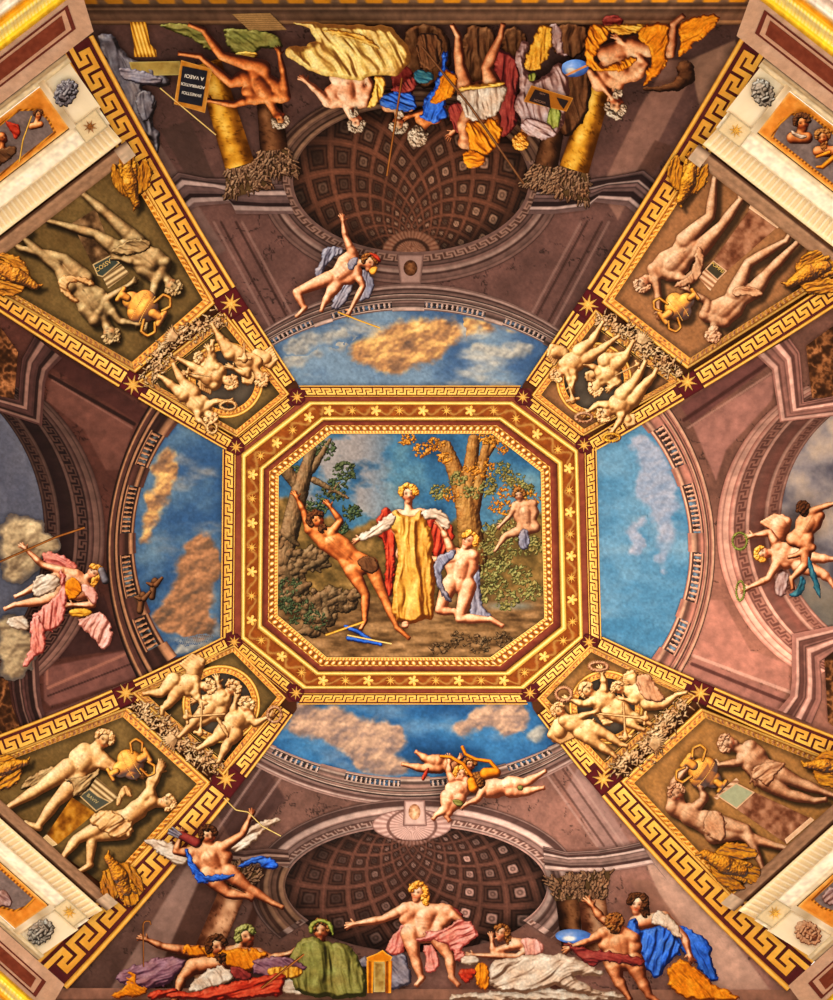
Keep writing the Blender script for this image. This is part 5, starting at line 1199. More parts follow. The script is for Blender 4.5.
cherub('n', 'winged cherub bending forward, uppermost of the lower left trio', H=(375,258), hr=42, up=(.8,.1), tn=.5, wings=[((290,210),(325,95),130)], S=((305,225),(300,275)), E=((320,300),(310,320)), W=((340,355),(345,340)), P=((185,225),(210,280)), K=((120,295),(170,345)), A=((50,295),(125,385)), T=((25,300),(125,410)), **z)
cherub('n', 'seated cherub in the middle of the lower left trio', H=(512,275), hr=46, up=(.4,-.9), tn=-.3, S=((410,315),(475,330)), E=((360,325),(440,270)), W=((335,330),(435,245)), P=((385,380),(440,400)), K=((310,440),(385,430)), A=((255,500),(290,490)), off=.145, **z)
cherub('n', 'standing cherub holding out a wreath, lowest of the lower left trio', H=(590,372), hr=46, up=(.3,-.9), tn=-.2, S=((535,410),(600,415)), E=((515,400),(640,465)), W=((530,345),(700,435)), P=((470,500),(525,520)), K=((420,545),(490,570)), A=((350,590),(450,650)), T=((325,605),(440,675)), off=.155, cloths=[([(415,430),(440,430),(500,520),(490,560)],'ivory',60)], **z)
leafring('n', 'dark centred leaf wreath at the border right of the lower left cherubs', 748,415,38,42,'rose')
trumpet('n', 'horizontal trumpet crossing the lower left cherubs', (470,412),(262,428),42,'ivory'); trumpet('n', 'upright trumpet pointing down from the lower left cherubs', (345,350),(335,515),40,'ivory')
z = dict(zone='BRs')
cherub('o', 'winged cherub leaning on the border, leftmost of the lower right trio', H=(100,372), hr=40, up=(-.5,-.8), tn=.4, wings=[((120,430),(75,520),130)], S=((125,420),(180,425)), E=((205,400),(200,450)), W=((270,380),(240,440)), P=((215,480),(255,455)), K=((310,550),(350,495)), A=((380,595),(425,545)), T=((395,610),(450,552)), **z)
cherub('o', 'cherub raising two wreaths in the middle of the lower right trio', H=(248,268), hr=42, up=(-.6,-.6), tn=.3, wings=[((300,350),(360,440),80)], S=((285,320),(330,285)), E=((225,335),(335,225)), W=((165,315),(325,180)), P=((365,370),(410,345)), K=((440,420),(470,390)), A=((515,460),(555,430)), T=((540,468),(575,440)), off=.145, **z)
cherub('o', 'draped cherub flying in from the right of the lower right trio', H=(412,252), hr=36, up=(-.6,-.5), tn=-.3, wings=[((500,230),(460,170),90)], S=((465,270),(515,250)), E=((500,325),None), W=((440,310),None), P=((560,330),(600,320)), K=((640,340),None), A=((715,285),None), T=((760,275),None), cloths=[([(490,190),(570,165),(600,230),(650,290),(640,330),(560,320),(520,270)],'rose',60)], **z)
leafring('o', 'pale leaf wreath raised highest over the lower right ring', 305,138,46,22,'rose'); leafring('o', 'pale leaf wreath at the left over the lower right cherubs', 125,282,40,34,'rose')
trumpet('o', 'long trumpet pointing right from the lower right cherubs', (310,385),(548,408),38,'ivory'); trumpet('o', 'trumpet pointing down between the lower right cherubs', (435,330),(445,505),38,'ivory')
# ---------------- panel grounds, with the statues' painted cast shadows
for key in CORN:
    ci = CINFO[key]
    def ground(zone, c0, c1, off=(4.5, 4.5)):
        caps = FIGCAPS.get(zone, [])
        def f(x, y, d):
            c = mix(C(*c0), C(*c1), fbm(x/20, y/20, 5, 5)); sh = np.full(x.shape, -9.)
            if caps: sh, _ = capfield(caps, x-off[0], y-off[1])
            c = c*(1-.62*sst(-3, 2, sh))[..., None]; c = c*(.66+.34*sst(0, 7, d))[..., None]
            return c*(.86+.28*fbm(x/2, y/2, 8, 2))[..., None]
        return f
    cols = dict(TL=((92,68,34),(124,98,54)), TR=((140,92,54),(170,116,74)), BL=((92,68,32),(132,104,58)), BR=((136,92,42),(190,134,78)))[key]
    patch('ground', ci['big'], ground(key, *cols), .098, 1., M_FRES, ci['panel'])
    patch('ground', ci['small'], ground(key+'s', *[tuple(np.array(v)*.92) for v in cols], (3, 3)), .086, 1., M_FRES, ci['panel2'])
B6 = .14
def person(fr, label, **k):
    k.setdefault('off', .13); k.setdefault('fat', 1.1); return fig(fr, 'painted_person', label, 'person', **k)
def cloththing(fr, name, label, cat, polys, off=.12, **k):
    cen = np.mean(T(fr, polys[0][0]), 0); t = thing(name, label, cat, *cen)
    for i, (po, pal, an) in enumerate(polys): drape('fold' if i else 'cloth', T(fr, po), pal, an, off+.012*i, t, 11+i*5, **k)
    return t
# ======================= top fresco (painted upside down)
cloththing('x', 'drapery', 'shiny grey violet drapery hanging beside the upper left key border', 'drapery', [([(97,36),(112,34),(124,52),(134,62),(152,68),(172,80),(168,90),(140,84),(146,92),(158,102),(152,124),(160,134),(160,156),(152,142),(136,124),(120,96),(104,62)],'steel',70), ([(116,66),(140,70),(164,78),(160,86),(136,84),(120,78)],'slate',10), ([(136,90),(156,92),(152,118),(144,124),(136,110)],'steel',80)], .05)
t = thing('fluted_stool_leg', 'gilded fluted lion leg on a stone block at upper left', 'furniture leg', 144, 40)
patch('fluted_leg', [(130,22),(146,22),(150,44),(156,50),(157,57),(134,57),(134,46)], lambda x, y, d: ramp(.35+.45*np.sin(x*1.7-y*.5)*.5+.3*sst(0, 5, d), PAL['ochre']), .06, .6, M_FRES, t)
patch('block', [(129,62),(180,61),(180,75),(133,76)], lambda x, y, d: ramp(.5+.2*sst(2, 0, d)+.3*(fbm(x/6, y/6, 3, 3)-.5), PAL['straw']*C(.75,.75,.7)[None]), .06, .7, M_FRES, t)
cloththing('a', 'drapery', 'mossy green drapery of the figure lying above the bronze nude', 'drapery', [([(0,20),(230,20),(290,90),(330,170),(300,190),(250,150),(180,110),(60,60),(0,40)],'green',20), ([(380,30),(520,60),(700,90),(750,150),(700,180),(600,160),(560,235),(470,235),(430,190),(390,120)],'green',30), ([(430,190),(600,190),(560,240),(480,235)],'yellow',10)], .06)
t = thing('slab', 'tilted tan inscribed slab against the top ledge', 'slab', 260, 25)
patch('slab_face', [(232,14),(270,13),(287,30),(250,31)], lambda x, y, d: mix(C(170,130,78), C(112,82,46), .5+.5*np.sin(y*3)*sst(.3, .6, fbm(x, y, 3, 2))), .07, .5, M_FRES, t)
person('a', 'bronze skinned nude man painted upside down at top left with knees drawn up', hr=52, H=(712,585), up=(.35,.9), tn=-.3, N=(670,520), S=((540,468),(745,455)), E=((440,505),(735,320)), W=((310,482),(712,210)), P=((500,345),(610,285)), K=((425,378),(370,215)), A=((235,215),(255,60)), T=((120,200),(180,30)), hair=('curly','greyh'), pal='bronze', ld=(-.3,.68,.55), amb=.12)
rod('x', 'staff', 'thin pale staff tied behind the black tablet at top left', 'staff', [(160,88),(216,135)], 1.4, 'straw', .16)
tb = thing('inscribed_tablet', 'black tablet with white capitals in a brown frame, upside down at top left', 'tablet', 190, 88)
patch('frame', [(181,60),(212,69),(205,113),(174,104)], lambda x, y, d: ramp(.4+.3*(fbm(x/5, y/5, 3, 3))+.2*sst(1.2, 0, d), PAL['ochre']*C(.85,.75,.8)[None]), .17, .6, M_FRES, tb)
pl = patch('slate', [(182.5,66),(207.5,71),(202,106.5),(178,101.5)], lambda x, y, d: C(26,26,34)*(.8+.5*fbm(x/5, y/5, 3, 3))[..., None], .176, .6, M_FRES, tb)
for i, (tx, wd) in enumerate((('IIVAESTIOI', 5.2), ('ADMIRATIOI', 5.2), ('A VAEOI', 5.2))): letters(tx, (191.6+i*1.3, 94.0-i*8.4), pi+.19, (4.3, 4.3, 5.2)[i], (255,246,230), .184, pl)
person('b', 'old man in a huge yellow robe painted upside down at the top', hr=54, H=(512,665), up=(.25,1), tn=-.4, N=(470,600), S=((345,545),(560,545)), E=((280,480),(600,450)), W=((222,430),(580,400)), P=((400,400),(540,400)), hair=('beard','greyh'), pal='pale', off=.15, ld=(-.6,.5,.58), amb=.12,
    cloths=[([(105,80),(300,80),(700,85),(760,150),(833,220),(833,330),(760,385),(700,395),(620,385),(560,405),(480,420),(330,398),(250,370),(180,330),(90,285),(85,215),(140,210),(200,235),(250,190),(290,180),(250,110)],'straw',62), ([(615,390),(690,400),(690,480),(640,570),(570,590),(600,520),(630,450)],'yellow',80), ([(270,110),(520,130),(640,200),(660,250),(560,190),(380,150)],'yellow',15)])
cloththing('x', 'drapery', 'dim brown and violet drapery under the top ledge beside the yellow robe', 'drapery', [([(404,26),(436,24),(452,40),(450,70),(432,90),(412,84),(404,60)],'brown',85), ([(392,60),(410,66),(418,90),(404,100),(392,92)],'wine',60)], .07)
cloththing('x', 'drapery', 'dark shadowed cloak behind the legs of the soldier at the top', 'drapery', [([(462,26),(494,26),(500,60),(492,86),(468,86),(462,60)],'brown',85)], .07)
cloththing('x', 'drapery', 'dark brown cloak between the lavender robe and the blue globe at the top', 'drapery', [([(500,28),(524,26),(530,60),(520,90),(506,70)],'brown',80), ([(560,66),(590,60),(592,100),(578,130),(562,140),(552,110)],'brown',80)], .065)
person('c', 'bearded old man in a blue mantle painted upside down behind the lance', hr=48, H=(100,590), up=(-.15,1), tn=.3, S=((40,500),(150,500)), hair=('beard','greyh'), pal='skin', off=.128, ld=LN, cloths=[([(0,440),(60,425),(110,420),(170,430),(190,470),(180,525),(100,528),(0,505)],'blue',20), ([(60,400),(120,380),(180,330),(200,400),(150,430),(60,430)],'wine',60)])
person('c', 'curly haired man in blue and orange seen from behind, left of the soldier', hr=50, H=(195,650), up=(0,1), tn=0, face=False, S=((215,565),(290,560)), E=((330,500),None), W=((165,548),None), hair=('back','greyh'), pal='bronze', off=.135, ld=LN,
    cloths=[([(215,490),(300,380),(330,210),(350,215),(350,330),(390,300),(395,380),(330,470),(360,540),(340,575),(270,592),(185,545),(230,540)],'blue',110), ([(330,310),(400,330),(405,400),(360,470),(250,500),(290,430)],'orange',120), ([(180,150),(240,110),(330,140),(310,260),(280,330),(200,290)],'brown',80), ([(170,300),(300,330),(250,390),(180,380)],'teal',15)])
person('c', 'helmeted soldier in a golden cuirass and white skirt painted upside down', hr=52, H=(482,770), up=(.05,1), tn=-.5, N=(485,725), S=((440,690),(590,660)), E=((440,610),None), W=((495,580),None), P=((450,430),(590,400)), K=((415,280),(555,300)), A=((405,130),(630,130)), T=((380,85),(640,80)), hair=None, pal='skin', off=.15, ld=LN,
    under=[([(600,200),(640,215),(720,235),(735,330),(700,480),(725,560),(690,640),(620,680),(590,600)],'wine',95), ([(355,490),(440,470),(450,560),(435,640),(390,640),(360,560)],'wine',70)],
    cloths=[([(405,410),(530,400),(650,380),(655,450),(625,530),(540,572),(450,582),(420,500)],'white',88), ([(430,565),(520,585),(610,545),(640,640),(600,730),(520,770),(440,765),(470,700)],'orange',60), ([(405,400),(520,385),(650,370),(650,392),(520,410),(410,425)],'yellow',5), ([(425,745),(480,728),(548,745),(552,795),(500,825),(440,815)],'orange',0)])
rod('x', 'lance', 'long dark lance with a pale tip held by the upside-down soldier', 'lance', [(422,47),(470,106),(524,184)], 2.6, 'brown', .215)
rod('x', 'staff', 'short wooden staff held by the blue mantled man at the top', 'staff', [(402,78),(396,118),(387,176)], 2.2, 'brownh', .2)
c_ = []
hand(c_, T('c', (420,600)), T('c', (385,635)), 2.6, 2); relief('gloveless_hand', [tuple(v) for v in c_], 'skin', .17, bpy.data.objects['painted_person.004'], .4, 3) if 'painted_person.004' in bpy.data.objects else None
person('d', 'blonde woman in a lavender robe reading, painted upside down right of the soldier', hr=48, H=(185,775), up=(-.3,1), tn=.2, N=(210,730), S=((215,720),(330,700)), E=((400,620),None), W=((372,540),None), hair=('back','blond'), pal='skin', face=False, off=.135, ld=LN,
    cloths=[([(160,200),(240,175),(205,330),(260,425),(340,380),(420,290),(470,420),(470,560),(420,750),(300,770),(200,725),(170,640),(145,570),(190,450),(160,330)],'lav',75), ([(290,90),(380,88),(370,230),(300,350),(215,370),(200,290),(240,230)],'ochre',100), ([(370,560),(430,600),(410,700),(360,715),(335,650)],'lime',90), ([(225,380),(275,370),(270,420),(230,430)],'lime',90), ([(200,640),(300,650),(420,740),(330,775),(230,750),(180,700)],'lav',30)])
tb = thing('open_book', 'open book with dark pages held by the lavender robed woman at the top', 'book', 545, 98)
patch('cover', T('d', [(245,448),(495,525),(455,605),(200,545)]), lambda x, y, d: ramp(.4+.3*sst(1, 0, d), PAL['ochre']*C(.85,.75,.8)[None]), .235, .5, M_FRES, tb)
pl = patch('page', T('d', [(268,472),(352,500),(362,585),(232,540)]), C(36,24,24), .24, .5, M_FRES, tb); patch('page', T('d', [(395,520),(468,540),(438,590),(415,560)]), C(36,26,26), .24, .5, M_FRES, tb)
letters('NOV', T('d', (312,500)), .28, 2.6, (150,110,90), .244, pl); letters('HOCAIA', T('d', (296,545)), .28, 3.2, (150,110,90), .244, pl)
def globe(fr, label, c, rx, ry, off, rot=0):
    c = T(fr, c); s = FR[fr][2]; E = ell(0, 0, rx*s, ry*s, 0, 360, 48); E = np.stack([c[0]+E[:, 0]*cos(rot)-E[:, 1]*sin(rot), c[1]+E[:, 0]*sin(rot)+E[:, 1]*cos(rot)], 1)
    def f(x, y, d):
        u = (x-c[0])/(rx*s); v = (y-c[1])/(ry*s); k = ramp(.9-.5*np.hypot(u+.3, v+.3)+.25*(fbm(x/4, y/4, 3, 3)-.5), PAL['azure'])
        k = mix(k, C(246,236,214), sst(.5, .2, np.hypot(u+.25, v-.3))*.8); return mix(k, C(236,140,50), sst(.16, .1, np.abs(v-.35+.75*u*(1 if ry > 45 else .0)+(.0 if ry > 45 else -9)))*.9)
    return tag(patch('celestial_globe', E, f, off, .5, M_FRES, None, lambda x, y, d: .02*np.sqrt(np.clip(d/8, 0, 1))), label, 'globe')
globe('d', 'blue celestial globe with an orange band beside the top right orange robed man', (503,347), 84, 52, .16, -.1)
cloththing('x', 'drapery', 'brown cloth hanging from the top ledge right of the lavender robed woman', 'drapery', [([(550,24),(588,24),(586,52),(572,60),(556,56),(552,44)],'brown',88), ([(546,24),(562,24),(562,50),(570,58),(556,54),(550,40)],'lav',85)], .08)
person('e', 'grey haired old man in an orange robe painted upside down at top right', hr=56, H=(240,545), up=(-.1,1), tn=-.2, N=(245,480), S=((150,440),(355,375)), E=((105,370),(395,330)), W=((205,490),(270,215)), P=((190,280),(330,240)), K=(None,(520,275)), A=(None,(545,120)), T=(None,(585,85)), hair=('beard','greyh'), pal='skin', off=.145, ld=LN,
    cloths=[([(95,128),(165,130),(230,160),(150,250),(120,310),(150,345),(230,340),(320,290),(350,300),(330,350),(230,378),(130,368),(75,330),(85,220)],'orange',60), ([(340,190),(390,125),(510,108),(515,200),(490,300),(520,320),(430,420),(360,460),(400,380),(430,310),(400,240)],'orange',120), ([(560,120),(690,75),(785,72),(775,130),(660,220),(575,295),(555,290),(580,200)],'orange',150), ([(165,130),(340,125),(400,120),(350,170),(260,190),(200,150)],'ochre',10)])
cloththing('x', 'cushion', 'small dark red cushion on the top ledge above the orange robed man', 'cushion', [([(602,16),(622,15),(624,28),(604,30)],'wine',0)], .09)
bs = capthing('e', 'wicker_basket', 'dim wicker basket behind the orange robed man at top right', 'basket', [('basket', [(600,360,46,610,400,44,0),(610,400,40,560,445,30,0),(560,445,26,470,465,16,1),(470,465,16,390,462,10,1)], 'brown', 5)], .10, .6, None, None, 3, None, None, -.05)
person('f', 'flying youth in blue grey cloth reaching up below the top apse', hr=60, H=(622,438), up=(.35,-.9), tn=.6, N=(540,435), S=((500,360),(535,520)), E=((455,255),(578,595)), W=((438,155),(492,760)), P=((335,545),(385,595)), K=((115,640),(335,670)), A=((170,755),(300,735)), T=((120,805),(290,765)), hair=('curly','brownh'), pal='pale', off=.16, fat=.98, amb=.12,
    under=[([(300,325),(400,325),(450,350),(420,380),(340,430),(300,500),(280,600),(250,560),(238,490),(280,440)],'slate',110), ([(580,470),(640,530),(660,600),(620,690),(540,715),(570,650),(600,590),(560,520)],'slate',80), ([(430,570),(510,555),(500,640),(430,750),(350,770),(370,680)],'slate',120)],
    cloths=[([(470,430),(500,400),(550,395),(530,450),(500,495),(470,480)],'slate',60), ([(610,365),(660,370),(700,410),(700,440),(670,420),(640,390)],'red',40), ([(612,480),(680,455),(670,515),(630,525)],'blond',0)])
rod('x', 'wand', 'thin gilded wand held down towards the top sky by the flying youth', 'wand', [(338,312),(358,320),(380,328)], 1.8, 'ochre', .2)
# ======================= bottom fresco
person('q', 'winged archer with a bow and blue sash flying at lower left', hr=44, H=(455,215), up=(-.15,-1), tn=.4, N=(445,262), S=((375,290),(520,268)), E=((305,285),(615,205)), W=((325,225),(645,135)), P=((455,395),(555,385)), K=((545,480),(640,455)), A=((640,495),(755,525)), T=((655,505),(795,542)), hair=('curly','darkh'), pal='skin', off=.16, fat=1.1,
    under=[([(145,222),(230,225),(330,265),(375,300),(360,345),(300,350),(230,300),(180,260)],'white',20), ([(540,260),(600,200),(660,165),(740,130),(805,130),(760,160),(700,200),(650,260),(590,290)],'white',-25), ([(585,350),(680,300),(760,320),(785,350),(765,370),(710,365),(690,330),(610,362)],'blue',-10)],
    cloths=[([(343,268),(365,275),(385,330),(420,375),(440,400),(590,383),(560,410),(410,440),(395,410),(360,345)],'blue',30)])
rod('x', 'bow', 'long thin bow held up by the winged archer', 'bow', [(224,798),(236,810),(248,812),(262,826),(281,836)], 1.4, 'straw', .22)
capthing('q', 'quiver', 'red quiver of arrows behind the shoulder of the winged archer', 'quiver', [('quiver', [(330,210,20,400,245,24,0)], 'wine', 0), ('arrows', [(275,185,7,320,210,6,2),(290,175,6,330,205,5,2),(272,200,6,315,220,5,1)], 'slate', 0)], .215, .5)
person('s', 'woman in yellow with a leafy wreath leaning back, holding a crook at lower left', hr=42, H=(540,148), up=(-.25,-1), tn=.5, N=(505,195), S=((320,205),(590,215)), E=((210,185),(640,230)), W=((150,160),(700,215)), hair=('curly','green'), pal='skin', off=.13, fat=1.0,
    cloths=[([(285,180),(380,178),(460,200),(560,188),(640,212),(600,250),(550,290),(470,262),(370,222),(300,230)],'orange',60), ([(560,240),(690,215),(800,265),(740,290),(640,310),(560,290)],'purple',20), ([(620,262),(770,262),(760,310),(630,310)],'ochre',88)])
rod('x', 'crook', 'thin brown shepherd crook held up at lower left', 'crook', [(143.5,967),(143,924),(145,921),(150,921),(151,925)], 1.6, 'brownh', .2)
person('s', 'brown bearded man in a white tunic and red robe reclining at lower left', hr=44, H=(425,190), up=(-.2,-1), tn=.5, N=(420,235), S=((330,265),(450,245)), E=((285,310),None), W=((268,368),None), hair=('beard','darkh'), pal='skin', off=.15, fat=1.25,
    under=[([(15,300),(120,245),(240,228),(310,235),(270,300),(220,350),(120,345),(20,325)],'purple',-15), ([(50,285),(110,275),(105,330),(150,345),(140,380),(20,392),(0,380),(70,340)],'orange',30)],
    cloths=[([(318,330),(370,290),(440,248),(490,290),(485,325),(400,350),(310,375)],'white',60), ([(150,368),(260,350),(330,372),(480,322),(600,305),(700,285),(690,340),(672,390),(150,398)],'red',-10), ([(470,250),(570,290),(560,320),(490,318)],'wine',40)])
rod('s', 'flute', 'thin wooden flute across the red robe at lower left', 'flute', [(600,350),(770,215)], 2.2, 'brownh', .22)
cloththing('s', 'cloth', 'crumpled white cloth beside the red robe at lower left', 'cloth', [([(660,350),(690,310),(760,310),(833,335),(833,375),(700,378)],'white',10)], .15)
FR['A0'] = (270,840,.336)
person('A0', 'hooded figure in an olive green cloak sitting left of the yellow stool', hr=30, H=(152,272), up=(-.05,-1), tn=-.2, S=((105,330),(200,330)), hair=('curly','brownh'), pal='skin', off=.13, fat=1.0,
    cloths=[([(60,330),(100,290),(135,288),(160,300),(195,305),(250,325),(275,380),(295,450),(285,470),(90,470),(50,410)],'green',75), ([(116,278),(116,245),(150,230),(188,245),(190,290),(178,272),(174,252),(150,243),(130,254),(128,282)],'lime',10)])
person('t', 'central blond nude with a pink mantle stretching out an arm, standing in the bottom apse', hr=44, H=(455,108), up=(.1,-1), tn=-.6, N=(480,150), S=((395,180),(590,190)), E=((290,228),(650,235)), W=((165,250),(650,275)), P=((415,295),(540,300)), K=((440,405),(600,400)), A=((470,505),(612,500)), T=((450,530),(640,530)), hair=('long','blond'), pal='pale', off=.15, fat=1.15,
    under=[([(405,228),(345,290),(310,345),(305,375),(335,395),(390,385),(400,300)],'pink',110), ([(470,350),(520,340),(560,420),(530,480),(480,470),(490,420)],'pink',80), ([(560,150),(640,180),(672,215),(640,220),(590,190)],'wine',30)],
    cloths=[([(425,335),(480,290),(570,275),(640,228),(700,232),(735,290),(720,315),(660,345),(655,380),(690,400),(640,440),(610,370),(560,320),(500,325)],'pink',-25)])
cloththing('t', 'drapery', 'slate blue drapery behind the yellow stool at the bottom', 'drapery', [([(160,425),(220,405),(330,385),(400,390),(410,450),(440,520),(390,545),(300,565),(320,500),(220,460),(180,455)],'slate',40)], .10)
t = thing('tripod_stool', 'golden yellow carved stool left of the central nude', 'stool', 378, 970)
patch('stool_seat', T('t', [(215,405),(265,385),(290,370),(310,388),(335,402),(325,425),(220,425)]), lambda x, y, d: ramp(.5+.35*sst(2, 0, d), PAL['orange']), .165, .6, M_FRES, t)
for a, b in ((215, 250), (300, 335)): patch('leg', T('t', [(a,420),(b,420),(b-6,570),(a+4,570)]), lambda x, y, d: ramp(.45+.3*np.sin(x*1.1)+.2*(fbm(x/3, y/3, 3, 2)-.5), PAL['orange']), .165, .6, M_FRES, t)
patch('panel', T('t', [(248,425),(302,425),(300,565),(248,565)]), lambda x, y, d: ramp(.4+.3*sst(3, 0, d)+.5*(fbm(x/4, y/4, 3, 2)-.5), PAL['straw']*C(.8,.8,.8)[None]), .16, .6, M_FRES, t)
person('u', 'reclining woman in a pink top and white skirt resting her chin on her hand', hr=38, H=(240,155), up=(.15,-1), tn=-.6, N=(285,190), S=((320,205),(395,210)), E=((200,238),(310,262)), W=((195,190),(110,255)), hair=('long','brownh'), pal='pale', off=.14, fat=1.1,
    under=[([(0,440),(200,420),(480,400),(833,430),(833,470),(0,470)],'white',5)],
    cloths=[([(320,182),(385,172),(432,200),(438,245),(380,262),(340,272),(350,230)],'palepink',80), ([(175,330),(200,285),(260,270),(430,245),(560,262),(690,320),(722,350),(620,352),(560,345),(640,395),(720,440),(600,440),(490,385),(440,420),(300,432),(180,415)],'white',-25), ([(45,265),(110,250),(150,290),(90,305),(50,290)],'white',0), ([(110,290),(180,290),(190,420),(120,410)],'orange',88)])
capthing('u', 'flower_bunch', 'small bunch of red flowers by the reclining woman', 'flowers', [('f', [(60,340,22,90,355,20,0),(80,335,18,110,335,16,3),(60,355,16,80,372,14,2)], 'red', 4)], .20, .5)
globe('v', 'blue globe with pale clouds held by the boy at the bottom right', (105,335), 82, 32, .16, .05)
person('v', 'naked boy seen from behind in a red sash holding a globe, bottom right', hr=42, H=(285,282), up=(-.05,-1), tn=0, face=False, S=((235,325),(365,345)), E=((175,350),(225,255)), W=((105,378),(188,205)), P=((275,435),(370,450)), K=((295,520),(400,525)), A=((335,585),(440,600)), T=((350,608),(470,620)), back=True, hair=('back','brownh'), pal='skin', off=.16, fat=1.3,
    cloths=[([(40,365),(100,372),(170,395),(230,395),(330,415),(415,430),(412,470),(330,458),(230,440),(190,470),(150,455),(110,400)],'wine',15)])
person('v', 'dark haired woman in a bright blue dress and yellow skirt, bottom right', hr=46, H=(385,198), up=(.1,-1), tn=-.3, N=(405,245), S=((375,275),(500,255)), E=(None,(590,340)), W=(None,(610,405)), hair=('long','darkh'), pal='pale', off=.13, fat=1.1,
    under=[([(560,275),(640,320),(720,378),(700,430),(745,520),(740,545),(680,515),(630,440),(560,400)],'blue',60)],
    cloths=[([(330,272),(382,245),(385,305),(440,310),(500,285),(560,330),(585,400),(500,475),(495,520),(410,490),(400,400),(350,320)],'blue',100), ([(500,495),(560,430),(640,465),(720,545),(833,598),(833,620),(560,618)],'orange',50), ([(450,225),(500,222),(560,285),(590,340),(560,340),(500,290),(440,280)],'white',50)])
# ======================= cherubs over the bottom balustrade
cherub('r', 'blond cherub standing on the bottom cornice with raised arms', pal='pale', hp='blond', H=(350,170), hr=38, up=(-.1,-1), tn=.2, S=((315,215),(372,220)), E=((290,160),(385,200)), W=((290,115),(350,190)), P=((285,280),(335,285)), K=((275,335),(290,345)), A=((225,370),(278,375)), T=((215,385),(290,392)), off=.17, cloths=[([(295,290),(360,295),(355,330),(325,325)],'green',10)])
cherub('r', 'cherub flying in from the left over the bottom sky with a red ribbon', pal='skin', hp='brownh', H=(392,122), hr=34, up=(.2,-1), tn=.3, S=((320,120),(335,150)), E=((300,140),None), W=((330,105),None), P=((235,105),(240,130)), K=((180,95),(160,140)), A=((145,70),(90,125)), T=((130,60),(65,120)), off=.145, cloths=[([(150,190),(175,145),(195,130),(185,170),(165,205)],'red',100)])
cherub('r', 'cherub lying stretched to the right over the bottom balustrade', pal='pale', hp='brownh', H=(435,200), hr=38, up=(-.4,-.9), tn=-.3, face=False, nf=True, S=((470,225),(480,255)), E=((430,290),None), W=((385,310),None), P=((590,215),(595,245)), K=((660,210),(655,255)), A=((735,170),(725,240)), T=((758,155),(750,235)), off=.155, cloths=[([(620,225),(650,220),(655,245),(630,250)],'green',60)])
lyre = capthing('r', 'lyre', 'large golden lyre held by the cherubs over the bottom sky', 'lyre', [('frame', [(250,80,8,300,85,9,0),(300,85,9,360,120,10,0),(360,120,10,400,175,10,0),(355,35,9,370,70,8,0),(370,70,8,420,95,9,0),(420,95,9,490,105,10,0),(490,105,10,530,150,10,0)], 'orange', 0), ('bowl', [(470,165,30,520,160,24,0),(400,205,22,410,235,26,0)], 'orange', 1)], .20, .5)
# ======================= left fresco
for bl, lab, sd in (([(12,532,14),(24,540,14),(34,548,9),(20,560,14),(30,530,7),(10,575,10),(48,542,8),(55,548,6)], 'smoky tan cloud behind the spear of the pink robed woman at the left', 101), ([(12,640,12),(16,655,13),(12,668,8),(22,645,9),(6,625,9)], 'ochre cloud under the pink robed woman at the left edge', 102)):
    cloud(0, 0, bl, [(70,56,44),(120,98,74),(170,146,110),(206,182,140),(230,212,170)], lab, sd, .06, None, (90,80,74))
person('k', 'armed woman in a pink robe and orange breastplate flying at the left edge', hr=44, H=(492,335), up=(.75,-.65), tn=-.5, N=(430,375), S=((400,340),(480,440)), E=((225,290),(490,500)), W=((140,210),(385,500)), P=((290,370),(290,450)), K=((225,385),(215,480)), A=((120,440),(75,500)), T=((85,455),(30,520)), hair=('long','blond'), pal='pale', off=.15, fat=1.1,
    under=[([(395,575),(460,560),(530,515),(590,620),(590,690),(540,742),(505,690),(450,640)],'palepink',110), ([(215,225),(280,218),(370,260),(420,315),(340,330),(300,345),(240,290)],'pink',30), ([(20,580),(120,545),(160,600),(150,640),(60,620)],'white',20)],
    cloths=[([(175,355),(230,335),(310,345),(322,400),(240,450),(165,465)],'white',-30), ([(310,300),(340,330),(355,440),(352,520),(320,600),(250,655),(205,600),(160,560),(225,520),(300,450),(325,390)],'pink',95), ([(335,370),(400,350),(440,410),(420,460),(352,480)],'orange',40), ([(360,520),(480,520),(490,560),(370,568)],'ochre',10), ([(155,570),(210,540),(240,650),(235,745),(190,760),(140,828),(115,815),(165,730)],'pink',80), ([(415,385),(490,400),(520,450),(500,510),(455,460)],'palepink',60)])
capthing('k', 'crested_helmet', 'dark shining helmet of the pink robed woman at the left', 'helmet', [('shell', [(535,320,20,555,370,22,0)], 'steel', 0)], .22, .5)
rod('k', 'spear', 'long spear with a glowing tip held at the left edge', 'spear', [(-20,280),(300,140),(445,92)], 2.4, 'brownh', .215)
for i, (bx, by, lab) in enumerate(((154,588,'dark owl flying before the left sky'), (142,602,'small dark owl perched on the left balustrade'))):
    capthing('x', 'owl', lab, 'owl', [('body', [(bx,by-6,3.2,bx-2,by+9,3.4,0),(bx+1,by-7,3.6,bx+1,by-7,3.4,2)], 'brown', 0), ('wing', [(bx+2,by-3,3,bx+8,by-10,1.6,0),(bx-2,by-3,2.6,bx-7,by-5,1.2,0)], 'brown', 0)], .07+.01*i, .5)
